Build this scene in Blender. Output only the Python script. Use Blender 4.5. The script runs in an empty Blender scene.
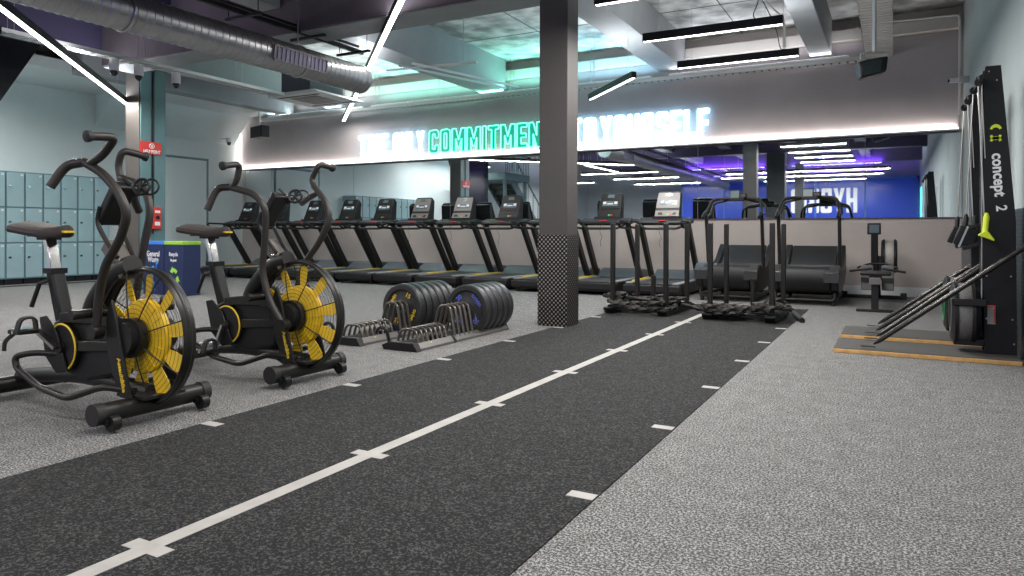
import bpy, math, random
from mathutils import Vector, Matrix
random.seed(7)
PI = math.pi
SC = bpy.context.scene
COL = SC.collection

# ------------------------------------------------------------------ camera, world, exposure
cam_data = bpy.data.cameras.new('camera')
cam = bpy.data.objects.new('camera', cam_data)
COL.objects.link(cam)
cam.matrix_world = (Matrix.Translation((0, 0, 0.9336)) @ Matrix.Rotation(0.495, 4, 'Z')
                    @ Matrix.Rotation(PI / 2, 4, 'X') @ Matrix.Rotation(0.003, 4, 'Z'))
cam_data.sensor_width = 36.0
cam_data.lens = 708 / 1024 * 36
cam_data.shift_y = -(288 - 232.5) / 1024
cam_data.clip_start = 0.05
cam_data.clip_end = 200
SC.camera = cam
world = bpy.data.worlds.new('world')
SC.world = world
world.use_nodes = True
world.node_tree.nodes['Background'].inputs[0].default_value = (0.55, 0.62, 0.7, 1)
world.node_tree.nodes['Background'].inputs[1].default_value = 0.6
SC.view_settings.view_transform = 'Standard'
SC.view_settings.look = 'None'
SC.view_settings.gamma = 1.0
SC.view_settings.exposure = 0.2
SC.view_settings.use_curve_mapping = False
SC.cycles.max_bounces = 8
SC.cycles.diffuse_bounces = 4
SC.cycles.glossy_bounces = 4
SC.cycles.sample_clamp_indirect = 4.0
SC.cycles.caustics_reflective = False
SC.cycles.caustics_refractive = False
LAMP_W = 46.0       # one 1.45 m pendant, downward
UP_W = 16.5         # upward light added above each pendant to brighten the ceiling
UP_C = (0.93, 0.97, 1.0)

# ------------------------------------------------------------------ helpers
def area(name, loc, direction, sx, sy, watts, color=(1, 1, 1), parent=None, xaxis=None):
    d = bpy.data.lights.new(name, 'AREA')
    d.shape = 'RECTANGLE'; d.size = sx; d.size_y = sy; d.energy = watts; d.color = color
    o = bpy.data.objects.new(name, d)
    COL.objects.link(o)
    z = -Vector(direction).normalized()
    x = Vector(xaxis).normalized() if xaxis else Vector((1, 0, 0))
    y = z.cross(x).normalized(); x = y.cross(z).normalized()
    m = Matrix((x, y, z)).transposed().to_4x4(); m.translation = Vector(loc)
    o.matrix_world = m
    if parent:
        o.parent = parent
        o.matrix_parent_inverse = parent.matrix_world.inverted() if False else Matrix.Translation(parent.location).inverted()
    return o

class MB:
    def __init__(s):
        s.v = []; s.f = []; s.m = []; s.cur = 0
    def mat(s, i): s.cur = i; return s
    def add(s, vs, fs):
        b = len(s.v)
        s.v += [tuple(p) for p in vs]
        s.f += [[b + i for i in f] for f in fs]
        s.m += [s.cur] * len(fs)
        return s
    def box(s, x0, x1, y0, y1, z0, z1, M=None):
        vs = [Vector((x, y, z)) for z in (z0, z1) for y in (y0, y1) for x in (x0, x1)]
        if M is not None: vs = [M @ p for p in vs]
        return s.add(vs, [(0, 2, 3, 1), (4, 5, 7, 6), (0, 1, 5, 4), (2, 6, 7, 3), (0, 4, 6, 2), (1, 3, 7, 5)])
    def bar(s, a, b, w, h, up=(0, 0, 1)):
        """rectangular bar from a to b; w across, h along `up`"""
        a = Vector(a); b = Vector(b); d = (b - a).normalized()
        u = Vector(up); x = d.cross(u)
        if x.length < 1e-4: x = d.cross(Vector((0, 1, 0)))
        x.normalize(); u = x.cross(d).normalized()
        vs = [p + x * (i * w / 2) + u * (j * h / 2) for p in (a, b) for i, j in ((-1, -1), (1, -1), (1, 1), (-1, 1))]
        return s.add(vs, [(0, 1, 2, 3), (7, 6, 5, 4), (0, 4, 5, 1), (1, 5, 6, 2), (2, 6, 7, 3), (3, 7, 4, 0)])
    def prism(s, pts, y0, y1, axes='XZ', M=None):
        """polygon in a plane, extruded along the third axis (convex or simple)"""
        n = len(pts); vs = []
        for w in (y0, y1):
            for a, b in pts:
                p = {'XZ': (a, w, b), 'YZ': (w, a, b), 'XY': (a, b, w)}[axes]
                vs.append(Vector(p))
        if M is not None: vs = [M @ p for p in vs]
        fs = [list(range(n)), list(range(2 * n - 1, n - 1, -1))]
        fs += [(i, n + i, n + (i + 1) % n, (i + 1) % n) for i in range(n)]
        return s.add(vs, fs)
    def tube(s, path, r, n=10, closed=False, caps=True, flat=None):
        P = [Vector(p) for p in path]; m = len(P)
        R = r if isinstance(r, (list, tuple)) else [r] * m
        T = []
        for i in range(m):
            a = P[(i - 1) % m] if (closed or i > 0) else P[0]
            b = P[(i + 1) % m] if (closed or i < m - 1) else P[-1]
            t = (b - a)
            T.append(t.normalized() if t.length > 1e-9 else Vector((0, 0, 1)))
        ref = Vector((0, 0, 1)) if abs(T[0].z) < .9 else Vector((1, 0, 0))
        u = T[0].cross(ref).normalized(); vs = []
        for i in range(m):
            u = (u - T[i] * u.dot(T[i])).normalized(); w = T[i].cross(u)
            for k in range(n):
                a = 2 * PI * k / n
                vs.append(P[i] + u * (math.cos(a) * R[i]) + w * (math.sin(a) * R[i] * (flat or 1)))
        fs = []
        for i in range(m if closed else m - 1):
            j = (i + 1) % m
            for k in range(n):
                fs.append((i * n + k, i * n + (k + 1) % n, j * n + (k + 1) % n, j * n + k))
        if caps and not closed:
            fs.append(list(range(n - 1, -1, -1))); fs.append([(m - 1) * n + k for k in range(n)])
        return s.add(vs, fs)
    def cyl(s, a, b, r, n=20, r2=None):
        return s.tube([a, b], [r, r if r2 is None else r2], n)
    def ring(s, c, axis, R, r, n=40, k=8):
        c = Vector(c); ax = Vector(axis).normalized()
        u = ax.orthogonal().normalized(); w = ax.cross(u)
        return s.tube([c + u * (math.cos(2 * PI * i / n) * R) + w * (math.sin(2 * PI * i / n) * R) for i in range(n)], r, k, closed=True)
    def lathe(s, prof, c, axis, n=40):
        """prof: (radius, height) pairs; closed profile turned about the axis"""
        c = Vector(c); ax = Vector(axis).normalized()
        u = ax.orthogonal().normalized(); w = ax.cross(u); m = len(prof); vs = []
        for i in range(n):
            a = 2 * PI * i / n; d = u * math.cos(a) + w * math.sin(a)
            for r, h in prof: vs.append(c + d * r + ax * h)
        fs = []
        for i in range(n):
            j = (i + 1) % n
            for k in range(m - 1):
                if prof[k][0] < 1e-6 and prof[k + 1][0] < 1e-6: continue
                fs.append((i * m + k, j * m + k, j * m + k + 1, i * m + k + 1))
        return s.add(vs, fs)
    def sphere(s, c, r, n=14, k=8, sz=(1, 1, 1)):
        prof = [(max(0.0001, r * math.sin(PI * i / k)), -r * math.cos(PI * i / k)) for i in range(k + 1)]
        b = len(s.v); s.lathe(prof, c, (0, 0, 1), n)
        c = Vector(c)
        for i in range(b, len(s.v)):
            p = Vector(s.v[i]) - c
            s.v[i] = (c.x + p.x * sz[0], c.y + p.y * sz[1], c.z + p.z * sz[2])
        return s
    def build(s, name, mats, parent=None, bevel=0, loc=None, label=None):
        me = bpy.data.meshes.new(name)
        me.from_pydata(s.v, [], s.f)
        for m in (mats if isinstance(mats, (list, tuple)) else [mats]): me.materials.append(m)
        if any(s.m): me.polygons.foreach_set('material_index', s.m)
        me.polygons.foreach_set('use_smooth', [True] * len(me.polygons))
        me.set_sharp_from_angle(angle=math.radians(38))
        me.validate(); me.update()
        o = bpy.data.objects.new(name, me)
        COL.objects.link(o)
        if parent: o.parent = parent
        if loc: o.location = loc
        if bevel:
            b = o.modifiers.new('bevel', 'BEVEL'); b.width = bevel; b.segments = 2; b.limit_method = 'ANGLE'; b.angle_limit = math.radians(50)
        if label: o['label'] = label
        return o

def build_each(mb, name, mats, parent=None, bevel=0):
    """every connected piece of the collected shapes as an object of its own"""
    par = list(range(len(mb.v)))
    def root(i):
        while par[i] != i:
            par[i] = par[par[i]]; i = par[i]
        return i
    for f in mb.f:
        for i in f[1:]: par[root(i)] = root(f[0])
    groups = {}
    for f in mb.f: groups.setdefault(root(f[0]), []).append(f)
    out = []
    for fs in groups.values():
        ids = sorted({i for f in fs for i in f}); mp = {i: k for k, i in enumerate(ids)}
        q = MB(); q.add([mb.v[i] for i in ids], [[mp[i] for i in f] for f in fs])
        out.append(q.build(name, mats, parent, bevel))
    return out

def smooth_path(pts, step=6, closed=False):
    """Catmull-Rom through the points"""
    P = [Vector(p) for p in pts]; out = []; n = len(P)
    rng = n if closed else n - 1
    for i in range(rng):
        p0 = P[(i - 1) % n] if (closed or i > 0) else P[0] * 2 - P[1]
        p1 = P[i]; p2 = P[(i + 1) % n]
        p3 = P[(i + 2) % n] if (closed or i < n - 2) else P[-1] * 2 - P[-2]
        for k in range(step):
            t = k / step
            out.append(.5 * ((2 * p1) + (p2 - p0) * t + (2 * p0 - 5 * p1 + 4 * p2 - p3) * t * t + (3 * p1 - p0 - 3 * p2 + p3) * t ** 3))
    if not closed: out.append(P[-1])
    return out

def round_path(pts, r, k=5, closed=False):
    """polyline with rounded corners"""
    P = [Vector(p) for p in pts]; n = len(P); out = []
    for i in range(n):
        if not closed and i in (0, n - 1): out.append(P[i]); continue
        a = P[(i - 1) % n] - P[i]; b = P[(i + 1) % n] - P[i]
        rr = min(r, a.length * .48, b.length * .48)
        A = P[i] + a.normalized() * rr; B = P[i] + b.normalized() * rr
        for j in range(k + 1):
            t = j / k
            out.append(A * (1 - t) ** 2 + P[i] * 2 * t * (1 - t) + B * t * t)
    return out

def empty(name, loc=(0, 0, 0), rz=0, label=None, cat=None, group=None):
    o = bpy.data.objects.new(name, None)
    COL.objects.link(o); o.location = loc; o.rotation_euler = (0, 0, rz)
    o.empty_display_size = .1
    tag(o, label, cat, group)
    return o
def tag(o, label=None, cat=None, group=None, kind=None):
    if label: o['label'] = label
    if cat: o['category'] = cat
    if group: o['group'] = group
    if kind: o['kind'] = kind
    return o
def copy_tree(o, parent=None):
    c = o.copy(); COL.objects.link(c)
    if parent: c.parent = parent; c.matrix_parent_inverse = o.matrix_parent_inverse
    for ch in list(o.children): copy_tree(ch, c)
    return c
def dup(root, loc, rz=None, label=None, group=None):
    c = copy_tree(root); c.location = loc
    if rz is not None: c.rotation_euler = (0, 0, rz)
    if label: c['label'] = label
    if group: c['group'] = group
    return c
def struct(name, mb, mats, parent=None, bevel=0, label=None):
    o = mb.build(name, mats, parent, bevel)
    if not parent: o['kind'] = 'structure'
    if label: o['label'] = label
    return o

def text_obj(name, txt, size, depth, mat, M, parent=None, sx=1.0, align='CENTER', bold=0.0, spacing=1.0):
    cu = bpy.data.curves.new(name + '_curve', 'FONT')
    cu.body = txt; cu.size = size; cu.extrude = depth; cu.align_x = align; cu.align_y = 'CENTER'
    cu.offset = bold; cu.space_character = spacing; cu.resolution_u = 3
    t = bpy.data.objects.new(name + '_source', cu)
    COL.objects.link(t)
    bpy.context.view_layer.update()
    dg = bpy.context.evaluated_depsgraph_get()
    me = bpy.data.meshes.new_from_object(t.evaluated_get(dg))
    bpy.data.objects.remove(t); bpy.data.curves.remove(cu)
    me.name = name
    me.transform(M @ Matrix.Diagonal((sx, 1, 1, 1)))
    me.materials.clear(); me.materials.append(mat)
    o = bpy.data.objects.new(name, me)
    COL.objects.link(o)
    if parent: o.parent = parent
    return o
def frame(origin, x, y):
    x = Vector(x).normalized(); y = Vector(y).normalized(); z = x.cross(y).normalized()
    m = Matrix((x, y, z)).transposed().to_4x4(); m.translation = Vector(origin)
    return m

# ------------------------------------------------------------------ materials
MATS = {}
def mat(name, col, rough=.5, metal=0.0, noise=None, bump=None, emit=None, spec=.5, coat=0, alpha=None):
    m = bpy.data.materials.new(name); m.use_nodes = True
    nt = m.node_tree; b = nt.nodes['Principled BSDF']
    b.inputs['Base Color'].default_value = (*col, 1); b.inputs['Roughness'].default_value = rough
    b.inputs['Metallic'].default_value = metal
    b.inputs['Specular IOR Level'].default_value = spec
    if coat: b.inputs['Coat Weight'].default_value = coat
    if alpha is not None: b.inputs['Alpha'].default_value = alpha
    tc = None
    def coords():
        nonlocal tc
        if tc is None: tc = nt.nodes.new('ShaderNodeTexCoord')
        return tc.outputs['Object']
    if noise:   # (scale, dark factor, light factor[, detail])
        n = nt.nodes.new('ShaderNodeTexNoise'); n.inputs['Scale'].default_value = noise[0]
        n.inputs['Detail'].default_value = noise[3] if len(noise) > 3 else 4
        nt.links.new(coords(), n.inputs['Vector'])
        r = nt.nodes.new('ShaderNodeValToRGB')
        r.color_ramp.elements[0].position = .35; r.color_ramp.elements[1].position = .65
        r.color_ramp.elements[0].color = (*[min(1, c * noise[1]) for c in col], 1)
        r.color_ramp.elements[1].color = (*[min(1, c * noise[2]) for c in col], 1)
        nt.links.new(n.outputs['Fac'], r.inputs['Fac']); nt.links.new(r.outputs['Color'], b.inputs['Base Color'])
    if bump:    # (scale, strength)
        n = nt.nodes.new('ShaderNodeTexNoise'); n.inputs['Scale'].default_value = bump[0]; n.inputs['Detail'].default_value = 3
        nt.links.new(coords(), n.inputs['Vector'])
        u = nt.nodes.new('ShaderNodeBump'); u.inputs['Strength'].default_value = bump[1]; u.inputs['Distance'].default_value = .01
        nt.links.new(n.outputs['Fac'], u.inputs['Height']); nt.links.new(u.outputs['Normal'], b.inputs['Normal'])
    if emit:
        b.inputs['Emission Color'].default_value = (*emit[:3], 1); b.inputs['Emission Strength'].default_value = emit[3]
    MATS[name] = m
    return m

def rubber(name, base, fleck, amount, scale, rough=.85):
    """granulated rubber: base colour with hard-edged flecks of another"""
    m = mat(name, base, rough, spec=.3); nt = m.node_tree; b = nt.nodes['Principled BSDF']
    tc = nt.nodes.new('ShaderNodeTexCoord')
    v = nt.nodes.new('ShaderNodeTexNoise'); v.inputs['Scale'].default_value = scale; v.inputs['Detail'].default_value = 2.5
    v.inputs['Roughness'].default_value = .75
    nt.links.new(tc.outputs['Object'], v.inputs['Vector'])
    r = nt.nodes.new('ShaderNodeValToRGB')
    r.color_ramp.elements[0].position = amount - .05; r.color_ramp.elements[0].color = (*base, 1)
    r.color_ramp.elements[1].position = amount + .05; r.color_ramp.elements[1].color = (*fleck, 1)
    nt.links.new(v.outputs['Fac'], r.inputs['Fac'])
    n = nt.nodes.new('ShaderNodeTexNoise'); n.inputs['Scale'].default_value = 9; n.inputs['Detail'].default_value = 9; n.inputs['Roughness'].default_value = .85
    nt.links.new(tc.outputs['Object'], n.inputs['Vector'])
    mr = nt.nodes.new('ShaderNodeMapRange'); mr.inputs['From Min'].default_value = .3; mr.inputs['From Max'].default_value = .7; mr.inputs['To Min'].default_value = .62; mr.inputs['To Max'].default_value = 1.38
    nt.links.new(n.outputs['Fac'], mr.inputs['Value'])
    mx = nt.nodes.new('ShaderNodeMix'); mx.data_type = 'RGBA'; mx.blend_type = 'MULTIPLY'; mx.inputs['Factor'].default_value = 1
    nt.links.new(r.outputs['Color'], mx.inputs['A']); nt.links.new(mr.outputs['Result'], mx.inputs['B'])
    nt.links.new(mx.outputs['Result'], b.inputs['Base Color'])
    u = nt.nodes.new('ShaderNodeBump'); u.inputs['Strength'].default_value = .35; u.inputs['Distance'].default_value = .003
    nt.links.new(v.outputs['Fac'], u.inputs['Height']); nt.links.new(u.outputs['Normal'], b.inputs['Normal'])
    return m

def tread_plate(name, dark, light, scale, axis):
    """five-bar / diamond tread plate: raised alternating lozenges from two crossed waves"""
    m = mat(name, dark, .35, .85); nt = m.node_tree; b = nt.nodes['Principled BSDF']
    tc = nt.nodes.new('ShaderNodeTexCoord')
    sp = nt.nodes.new('ShaderNodeSeparateXYZ'); nt.links.new(tc.outputs['Object'], sp.inputs['Vector'])
    def math_(op, a, bb=None):
        n = nt.nodes.new('ShaderNodeMath'); n.operation = op
        for i, q in enumerate((a, bb)):
            if q is None: continue
            if isinstance(q, (int, float)): n.inputs[i].default_value = q
            else: nt.links.new(q, n.inputs[i])
        return n.outputs[0]
    h = math_('ADD', sp.outputs['X'], sp.outputs['Y'])
    p = h; q = sp.outputs['Z']
    sn = math_('SINE', math_('MULTIPLY', p, scale)); sq = math_('SINE', math_('MULTIPLY', q, scale))
    pr = math_('MULTIPLY', sn, sq)
    r = nt.nodes.new('ShaderNodeValToRGB')
    r.color_ramp.elements[0].position = .12; r.color_ramp.elements[0].color = (*dark, 1)
    r.color_ramp.elements[1].position = .4; r.color_ramp.elements[1].color = (*light, 1)
    nt.links.new(pr, r.inputs['Fac']); nt.links.new(r.outputs['Color'], b.inputs['Base Color'])
    u = nt.nodes.new('ShaderNodeBump'); u.inputs['Strength'].default_value = .6; u.inputs['Distance'].default_value = .004
    nt.links.new(pr, u.inputs['Height']); nt.links.new(u.outputs['Normal'], b.inputs['Normal'])
    return m

def emis(name, col, strength, base=None):
    m = mat(name, base or col, .4, emit=(*col, strength))
    return m

grey_floor = rubber('speckled_grey_rubber', (.06, .06, .06), (.335, .33, .325), .525, 115)
turf = rubber('charcoal_turf', (.007, .0075, .008), (.068, .068, .067), .56, 110, .95)
tape = mat('white_lane_tape', (.37, .355, .335), .6, noise=(9, .88, 1.05))
wall_paint = mat('pale_wall_paint', (.66, .73, .74), .75, noise=(1.2, .96, 1.02), spec=.3)
right_paint = mat('blue_grey_wall_paint', (.50, .57, .58), .75, noise=(1.2, .96, 1.02), spec=.3)
taupe = mat('taupe_wall_paint', (.50, .445, .42), .8, noise=(1.6, .94, 1.04), spec=.3)
taupe_up = mat('grey_taupe_panel', (.50, .455, .465), .8, noise=(1.3, .93, 1.05), spec=.3)
concrete = mat('board_marked_concrete', (.64, .64, .62), .85, noise=(2.6, .42, 1.15, 14), bump=(14, .35), spec=.2)
beam_paint = mat('grey_painted_beam', (.31, .32, .33), .7, noise=(2, .93, 1.04), spec=.3)
dark_beam = mat('dark_taupe_beam', (.105, .085, .10), .75, noise=(2, .9, 1.1), spec=.3)
band_paint = mat('cream_band', (.62, .58, .54), .7)
purple_tint = mat('beam_purple_light_tint', (.055, .045, .10), .7)  # purple light and shade on the beams, put into their colour
mirror_m = mat('silvered_mirror', (.80, .84, .86), .015, 1.0)
col_paint = mat('grey_brown_column_paint', (.062, .056, .055), .55, noise=(2, .95, 1.05))
teal_paint = mat('teal_steel_paint', (.11, .20, .215), .5)
cladding = tread_plate('column_tread_plate', (.02, .018, .018), (.38, .35, .33), 140, 'Y')
clad_x = tread_plate('wall_tread_plate', (.10, .125, .14), (.34, .40, .44), 100, 'X')
galv = mat('galvanised_spiral_duct', (.40, .40, .41), .34, .9, noise=(3, .9, 1.08))
galv_l = mat('galvanised_tray', (.62, .61, .59), .45, .7)
blackm = mat('black_powder_coat', (.013, .013, .014), .45, spec=.25)
black_s = mat('satin_black_steel', (.018, .017, .016), .38, .2, spec=.4)
arm_m = mat('black_brown_grip_rubber', (.026, .022, .020), .45, spec=.4)
black_r = mat('black_rubber', (.014, .014, .015), .65)
black_p = mat('black_plastic', (.014, .014, .015), .4, spec=.3)
leather = mat('dark_brown_saddle', (.04, .03, .026), .68, bump=(40, .1))
chrome = mat('chrome', (.75, .74, .72), .12, 1.0)
steel = mat('brushed_steel', (.5, .49, .47), .3, 1.0)
yellow = mat('yellow_fan_plastic', (.86, .55, .02), .45)
yellow_p = mat('yellow_print', (.82, .56, .03), .5)
blue_p = mat('blue_print', (.12, .16, .68), .5)
white_p = mat('white_print', (.8, .8, .8), .5)
lime = mat('lime_plastic', (.62, .74, .03), .45)
red_p = mat('red_plastic', (.62, .03, .03), .4)
green_p = mat('green_plastic', (.03, .45, .12), .4)
locker_m = mat('blue_grey_locker', (.31, .46, .50), .45, noise=(3, .96, 1.03))
locker_d = mat('locker_seam', (.13, .22, .25), .5)
tm_grey = mat('treadmill_slate_plastic', (.10, .115, .13), .38)
tm_side = mat('treadmill_side_rail', (.23, .245, .25), .5)
tm_belt = mat('treadmill_belt', (.03, .032, .034), .7, noise=(60, .8, 1.3))
silver = mat('silver_plastic', (.15, .145, .14), .4, .2)
lit_key = emis('lit_display', (.8, .9, 1), .35, (.3, .3, .3))
lcd = mat('lcd_glass', (.10, .14, .15), .2)
wood = mat('plywood_edge', (.62, .36, .13), .6, noise=(18, .85, 1.1))
plat_m = mat('grey_grit_platform', (.06, .058, .055), .8, noise=(90, .8, 1.25))
drum_d = mat('dark_fan_mesh', (.16, .155, .15), .5, noise=(120, .7, 1.15))
drum_m = mat('perforated_fan_mesh', (.42, .40, .37), .5, noise=(120, .7, 1.15))
navy = mat('navy_bin_board', (.012, .022, .085), .5)
bin_blue = mat('blue_bin_lid', (.04, .22, .78), .45)
bin_green = mat('green_bin_lid', (.30, .55, .05), .45)
icon_blue = mat('blue_icon', (.05, .32, .85), .5)
icon_green = mat('green_icon', (.38, .72, .08), .5)
white_enamel = mat('white_enamel', (.72, .73, .73), .4)
glass_dark = mat('dark_dome_glass', (.02, .02, .02), .08)
rope_m = mat('black_rope', (.018, .016, .014), .75, bump=(60, .4))
plate_m = mat('bumper_rubber', (.022, .022, .024), .42, noise=(70, .7, 1.5))
red_sign = mat('red_sign_board', (.60, .035, .03), .45)
blue_glass = mat('blue_glass_partition', (.03, .06, .36), .15, emit=(.04, .08, .6, .12))
lamp_white = emis('lamp_diffuser', (1, .97, .93), 9)
lamp_white.cycles.emission_sampling = 'NONE'
strip_white = emis('led_strip_white', (1, .97, .93), 6)
strip_white.cycles.emission_sampling = 'NONE'
neon_white = emis('neon_white_face', (.62, .88, 1), 1.7)
neon_white_t = emis('neon_white_tube', (.34, .70, 1), 5.5)
neon_green = emis('neon_green_face', (.0, .40, .26), .55, (.02, .3, .2))
neon_green_t = emis('neon_green_tube', (.12, 1, .68), 4.5)

# ------------------------------------------------------------------ the setting
XR, XL, YB, ZS = .86, -13.9, 12.0, 4.2
struct('floor', MB().box(XL - .2, XR + .2, -10.2, YB + .2, -.12, 0), grey_floor)
# lane: slightly raised turf with taped marks
lane = MB().box(-2.95, -.918, -2.5, 9.33, 0, .004).build('turf_lane', turf)
tag(lane, 'charcoal turf running lane laid across the speckled grey rubber floor', 'turf lane')
MB().box(-1.96, -1.895, -2.5, 9.2, .004, .0055).build('lane_line', tape, lane)
for k in range(-2, 7):
    y = 1.324 + k
    build_each(MB().box(-2.01, -1.96, y - .028, y + .028, .004, .0055).box(-1.895, -1.845, y - .028, y + .028, .004, .0055), 'distance_mark', tape, lane)
    for x0, x1 in ((-2.95, -2.845), (-1.02, -.92)):
        MB().box(x0, x1, y - .028, y + .028, .0041, .0056).build('distance_mark', tape, lane)
lip = MB().box(-13.05, -13.0, 3.0, 8.9, 0, .012)
struct('trim_1', lip, black_r, label='black threshold strip on the floor in front of the lockers')
# walls
struct('wall_back', MB().box(XL - .2, XR, YB, YB + .2, 0, ZS), taupe)
struct('wall_left', MB().box(XL - .2, XL, -10.2, YB + .2, 0, ZS), wall_paint)
struct('wall_right', MB().box(XR, XR + .2, -10.2, YB + .2, 0, ZS), right_paint)
struct('wall_rear', MB().box(XL, XR, -10.2, -10, 0, ZS), wall_paint)
struct('ceiling', MB().box(XL - .2, XR + .2, -10.2, YB + .2, ZS, ZS + .2), concrete)
struct('baseboard_back', MB().box(XL, XR, YB - .02, YB, 0, .14), white_enamel, bevel=.004)
struct('baseboard_left', MB().box(XL, XL + .02, 8.9, YB, 0, .12), white_enamel)
# panel over the mirror
struct('trim_2', MB().box(-13.79, .80, YB - .13, YB - .001, 2.41, 3.83), taupe_up, label='grey taupe upper wall panel over the mirror')
struct('trim_3', MB().box(.80, XR, YB - .1, YB - .001, 2.41, 4.1), band_paint)
struct('trim_4', MB().box(XL, .80, YB - .25, YB - .001, 3.84, 4.0), band_paint, label='cream downstand along the top of the back wall')
# tread plate cladding at the foot of the right wall
struct('trim_5', MB().box(XR - .012, XR - .001, 5.2, 11.98, .0, 1.13), clad_x, label='tread plate cladding on the right wall')
# board joints of the slab
j = MB()
for y in (7.6, 8.9, 10.3): j.box(-6.6, XR, y, y + .012, ZS - .006, ZS - .001)
for x in (-5.1, -4.1, -2.2): j.box(x, x + .012, 6.9, YB, ZS - .006, ZS - .001)
struct('trim_6', j, dark_beam, label='joints in the concrete ceiling')
# beams along the room
def beam(n, x0, x1, y0, y1, z0, m): return struct('trim_%d' % n, MB().box(x0, x1, y0, y1, z0, ZS - .001), m, bevel=.01)
beam(7, -1.14, -.84, 6.9, YB - .26, 3.63, beam_paint)
beam(8, -3.52, -3.07, 6.9, YB - .26, 3.66, beam_paint)
beam(9, -6.98, -6.48, 6.9, YB - .26, 3.60, beam_paint)
beam(10, -10.85, -10.45, 7.52, YB - .26, 3.62, beam_paint)
beam(28, -10.85, -10.45, -9.9, 7.51, 3.62, purple_tint)  # front length of the same beam, coloured as if in purple light
beam(11, -12.25, -11.95, 7.0, YB - .26, 3.58, beam_paint)
# transverse beam over the columns, and the darker front bay
beam(12, -10.44, XR, 6.4, 6.899, 3.40, dark_beam)
struct('trim_13', MB().box(-10.43, .6, 6.42, 6.88, 3.385, 3.399), beam_paint, label='pale underside of the transverse beam')
for i, x in enumerate((-9.0, -6.9, -4.9, -2.9, -.9)):
    struct('trim_%d' % (14 + i), MB().box(x - .16, x + .16, -9.9, 6.39, 3.72, ZS - .001), beam_paint if i % 2 else purple_tint, bevel=.01)
struct('trim_20', MB().box(-10.44, XR, -9.9, 6.39, ZS - .03, ZS - .002), dark_beam, label='dark painted ceiling over the front bay')
for i, y in enumerate((-5.0, -.6, 3.2)):
    struct('trim_%d' % (21 + i), MB().box(-10.44, XR, y, y + .35, 3.55, ZS - .031), purple_tint, bevel=.01)
# sloping white boxing over the corner by the left wall
struct('trim_25', MB().prism([(XL + .001, 3.0), (XL + .55, 3.62), (XL + .55, ZS - .002), (XL + .001, ZS - .002)], 8.4, YB - .26, 'XZ'), wall_paint)
struct('trim_26', MB().box(XL + .001, -12.26, 2.0, 11.7, 3.62, 3.8), wall_paint)
# tall cupboard door in the left wall
d1 = struct('door_1', MB().box(XL, XL + .03, 9.45, 10.95, .12, 2.55), wall_paint, bevel=.003)
MB().box(XL, XL + .036, 9.40, 9.45, .1, 2.6).box(XL, XL + .036, 10.95, 11.0, .1, 2.6).box(XL, XL + .036, 9.40, 11.0, 2.55, 2.6).build('door_frame', locker_d, d1)
struct('window_1', MB().box(XR - .02, XR - .004, -6.2, -4.8, 1.3, 2.6), emis('lit_window', (.1, .75, .8), 2.0), label='glowing cyan window in the rear part of the right wall')

# mirror panels
xs = [-13.78, -12.91, -10.41, -7.89, -5.40, -2.915, -.39, .855]
mlab = ['narrow mirror panel at the left end of the back wall', 'mirror panel behind the treadmills under the blank left part of the wall',
        'mirror panel directly under the white neon words', 'mirror panel directly under the green neon word',
        'mirror panel just right of the grey brown column', 'mirror panel behind the two curved treadmills',
        'mirror panel at the right end of the wall above the rowing machine']
for i in range(7):
    o = MB().box(xs[i] + .004, xs[i + 1] - .004, YB - .012, YB - .001, 1.175, 2.405).build('mirror_panel', mirror_m)
    tag(o, mlab[i], 'mirror', 'mirror panels along the back wall')
struct('trim_27', MB().box(-13.78, .855, YB - .02, YB - .001, 1.155, 1.174), dark_beam, label='dark rail under the mirror')
# led profile around the foot and left side of the panel
led = empty('led_profile', (0, YB - .15, 2.41), label='white led strip profile along the foot of the upper wall panel', cat='led strip')
MB().box(-13.80, .80, -.02, .018, -.004, .018).build('channel', white_enamel, led)
MB().box(-13.80, .80, -.019, -.001, .0185, .024).build('diffuser', strip_white, led)
MB().box(-13.83, -13.805, -.01, .018, .0, 1.38).build('side_strip', strip_white, led)
for x0, x1 in ((-13.8, -10.2), (-10.2, -6.5), (-6.5, -2.9), (-2.9, .8)):
    area('led_light', ((x0 + x1) / 2, YB - .165, 2.44), (0, .55, 1), (x1 - x0) * .98, .02, 7.5, (1, .90, .82), led)
area('led_light', (-13.82, YB - .17, 3.1), (.8, .5, 0), .02, 1.3, 1.2, (1, .9, .8), led, xaxis=(1, 0, 0))

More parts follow.
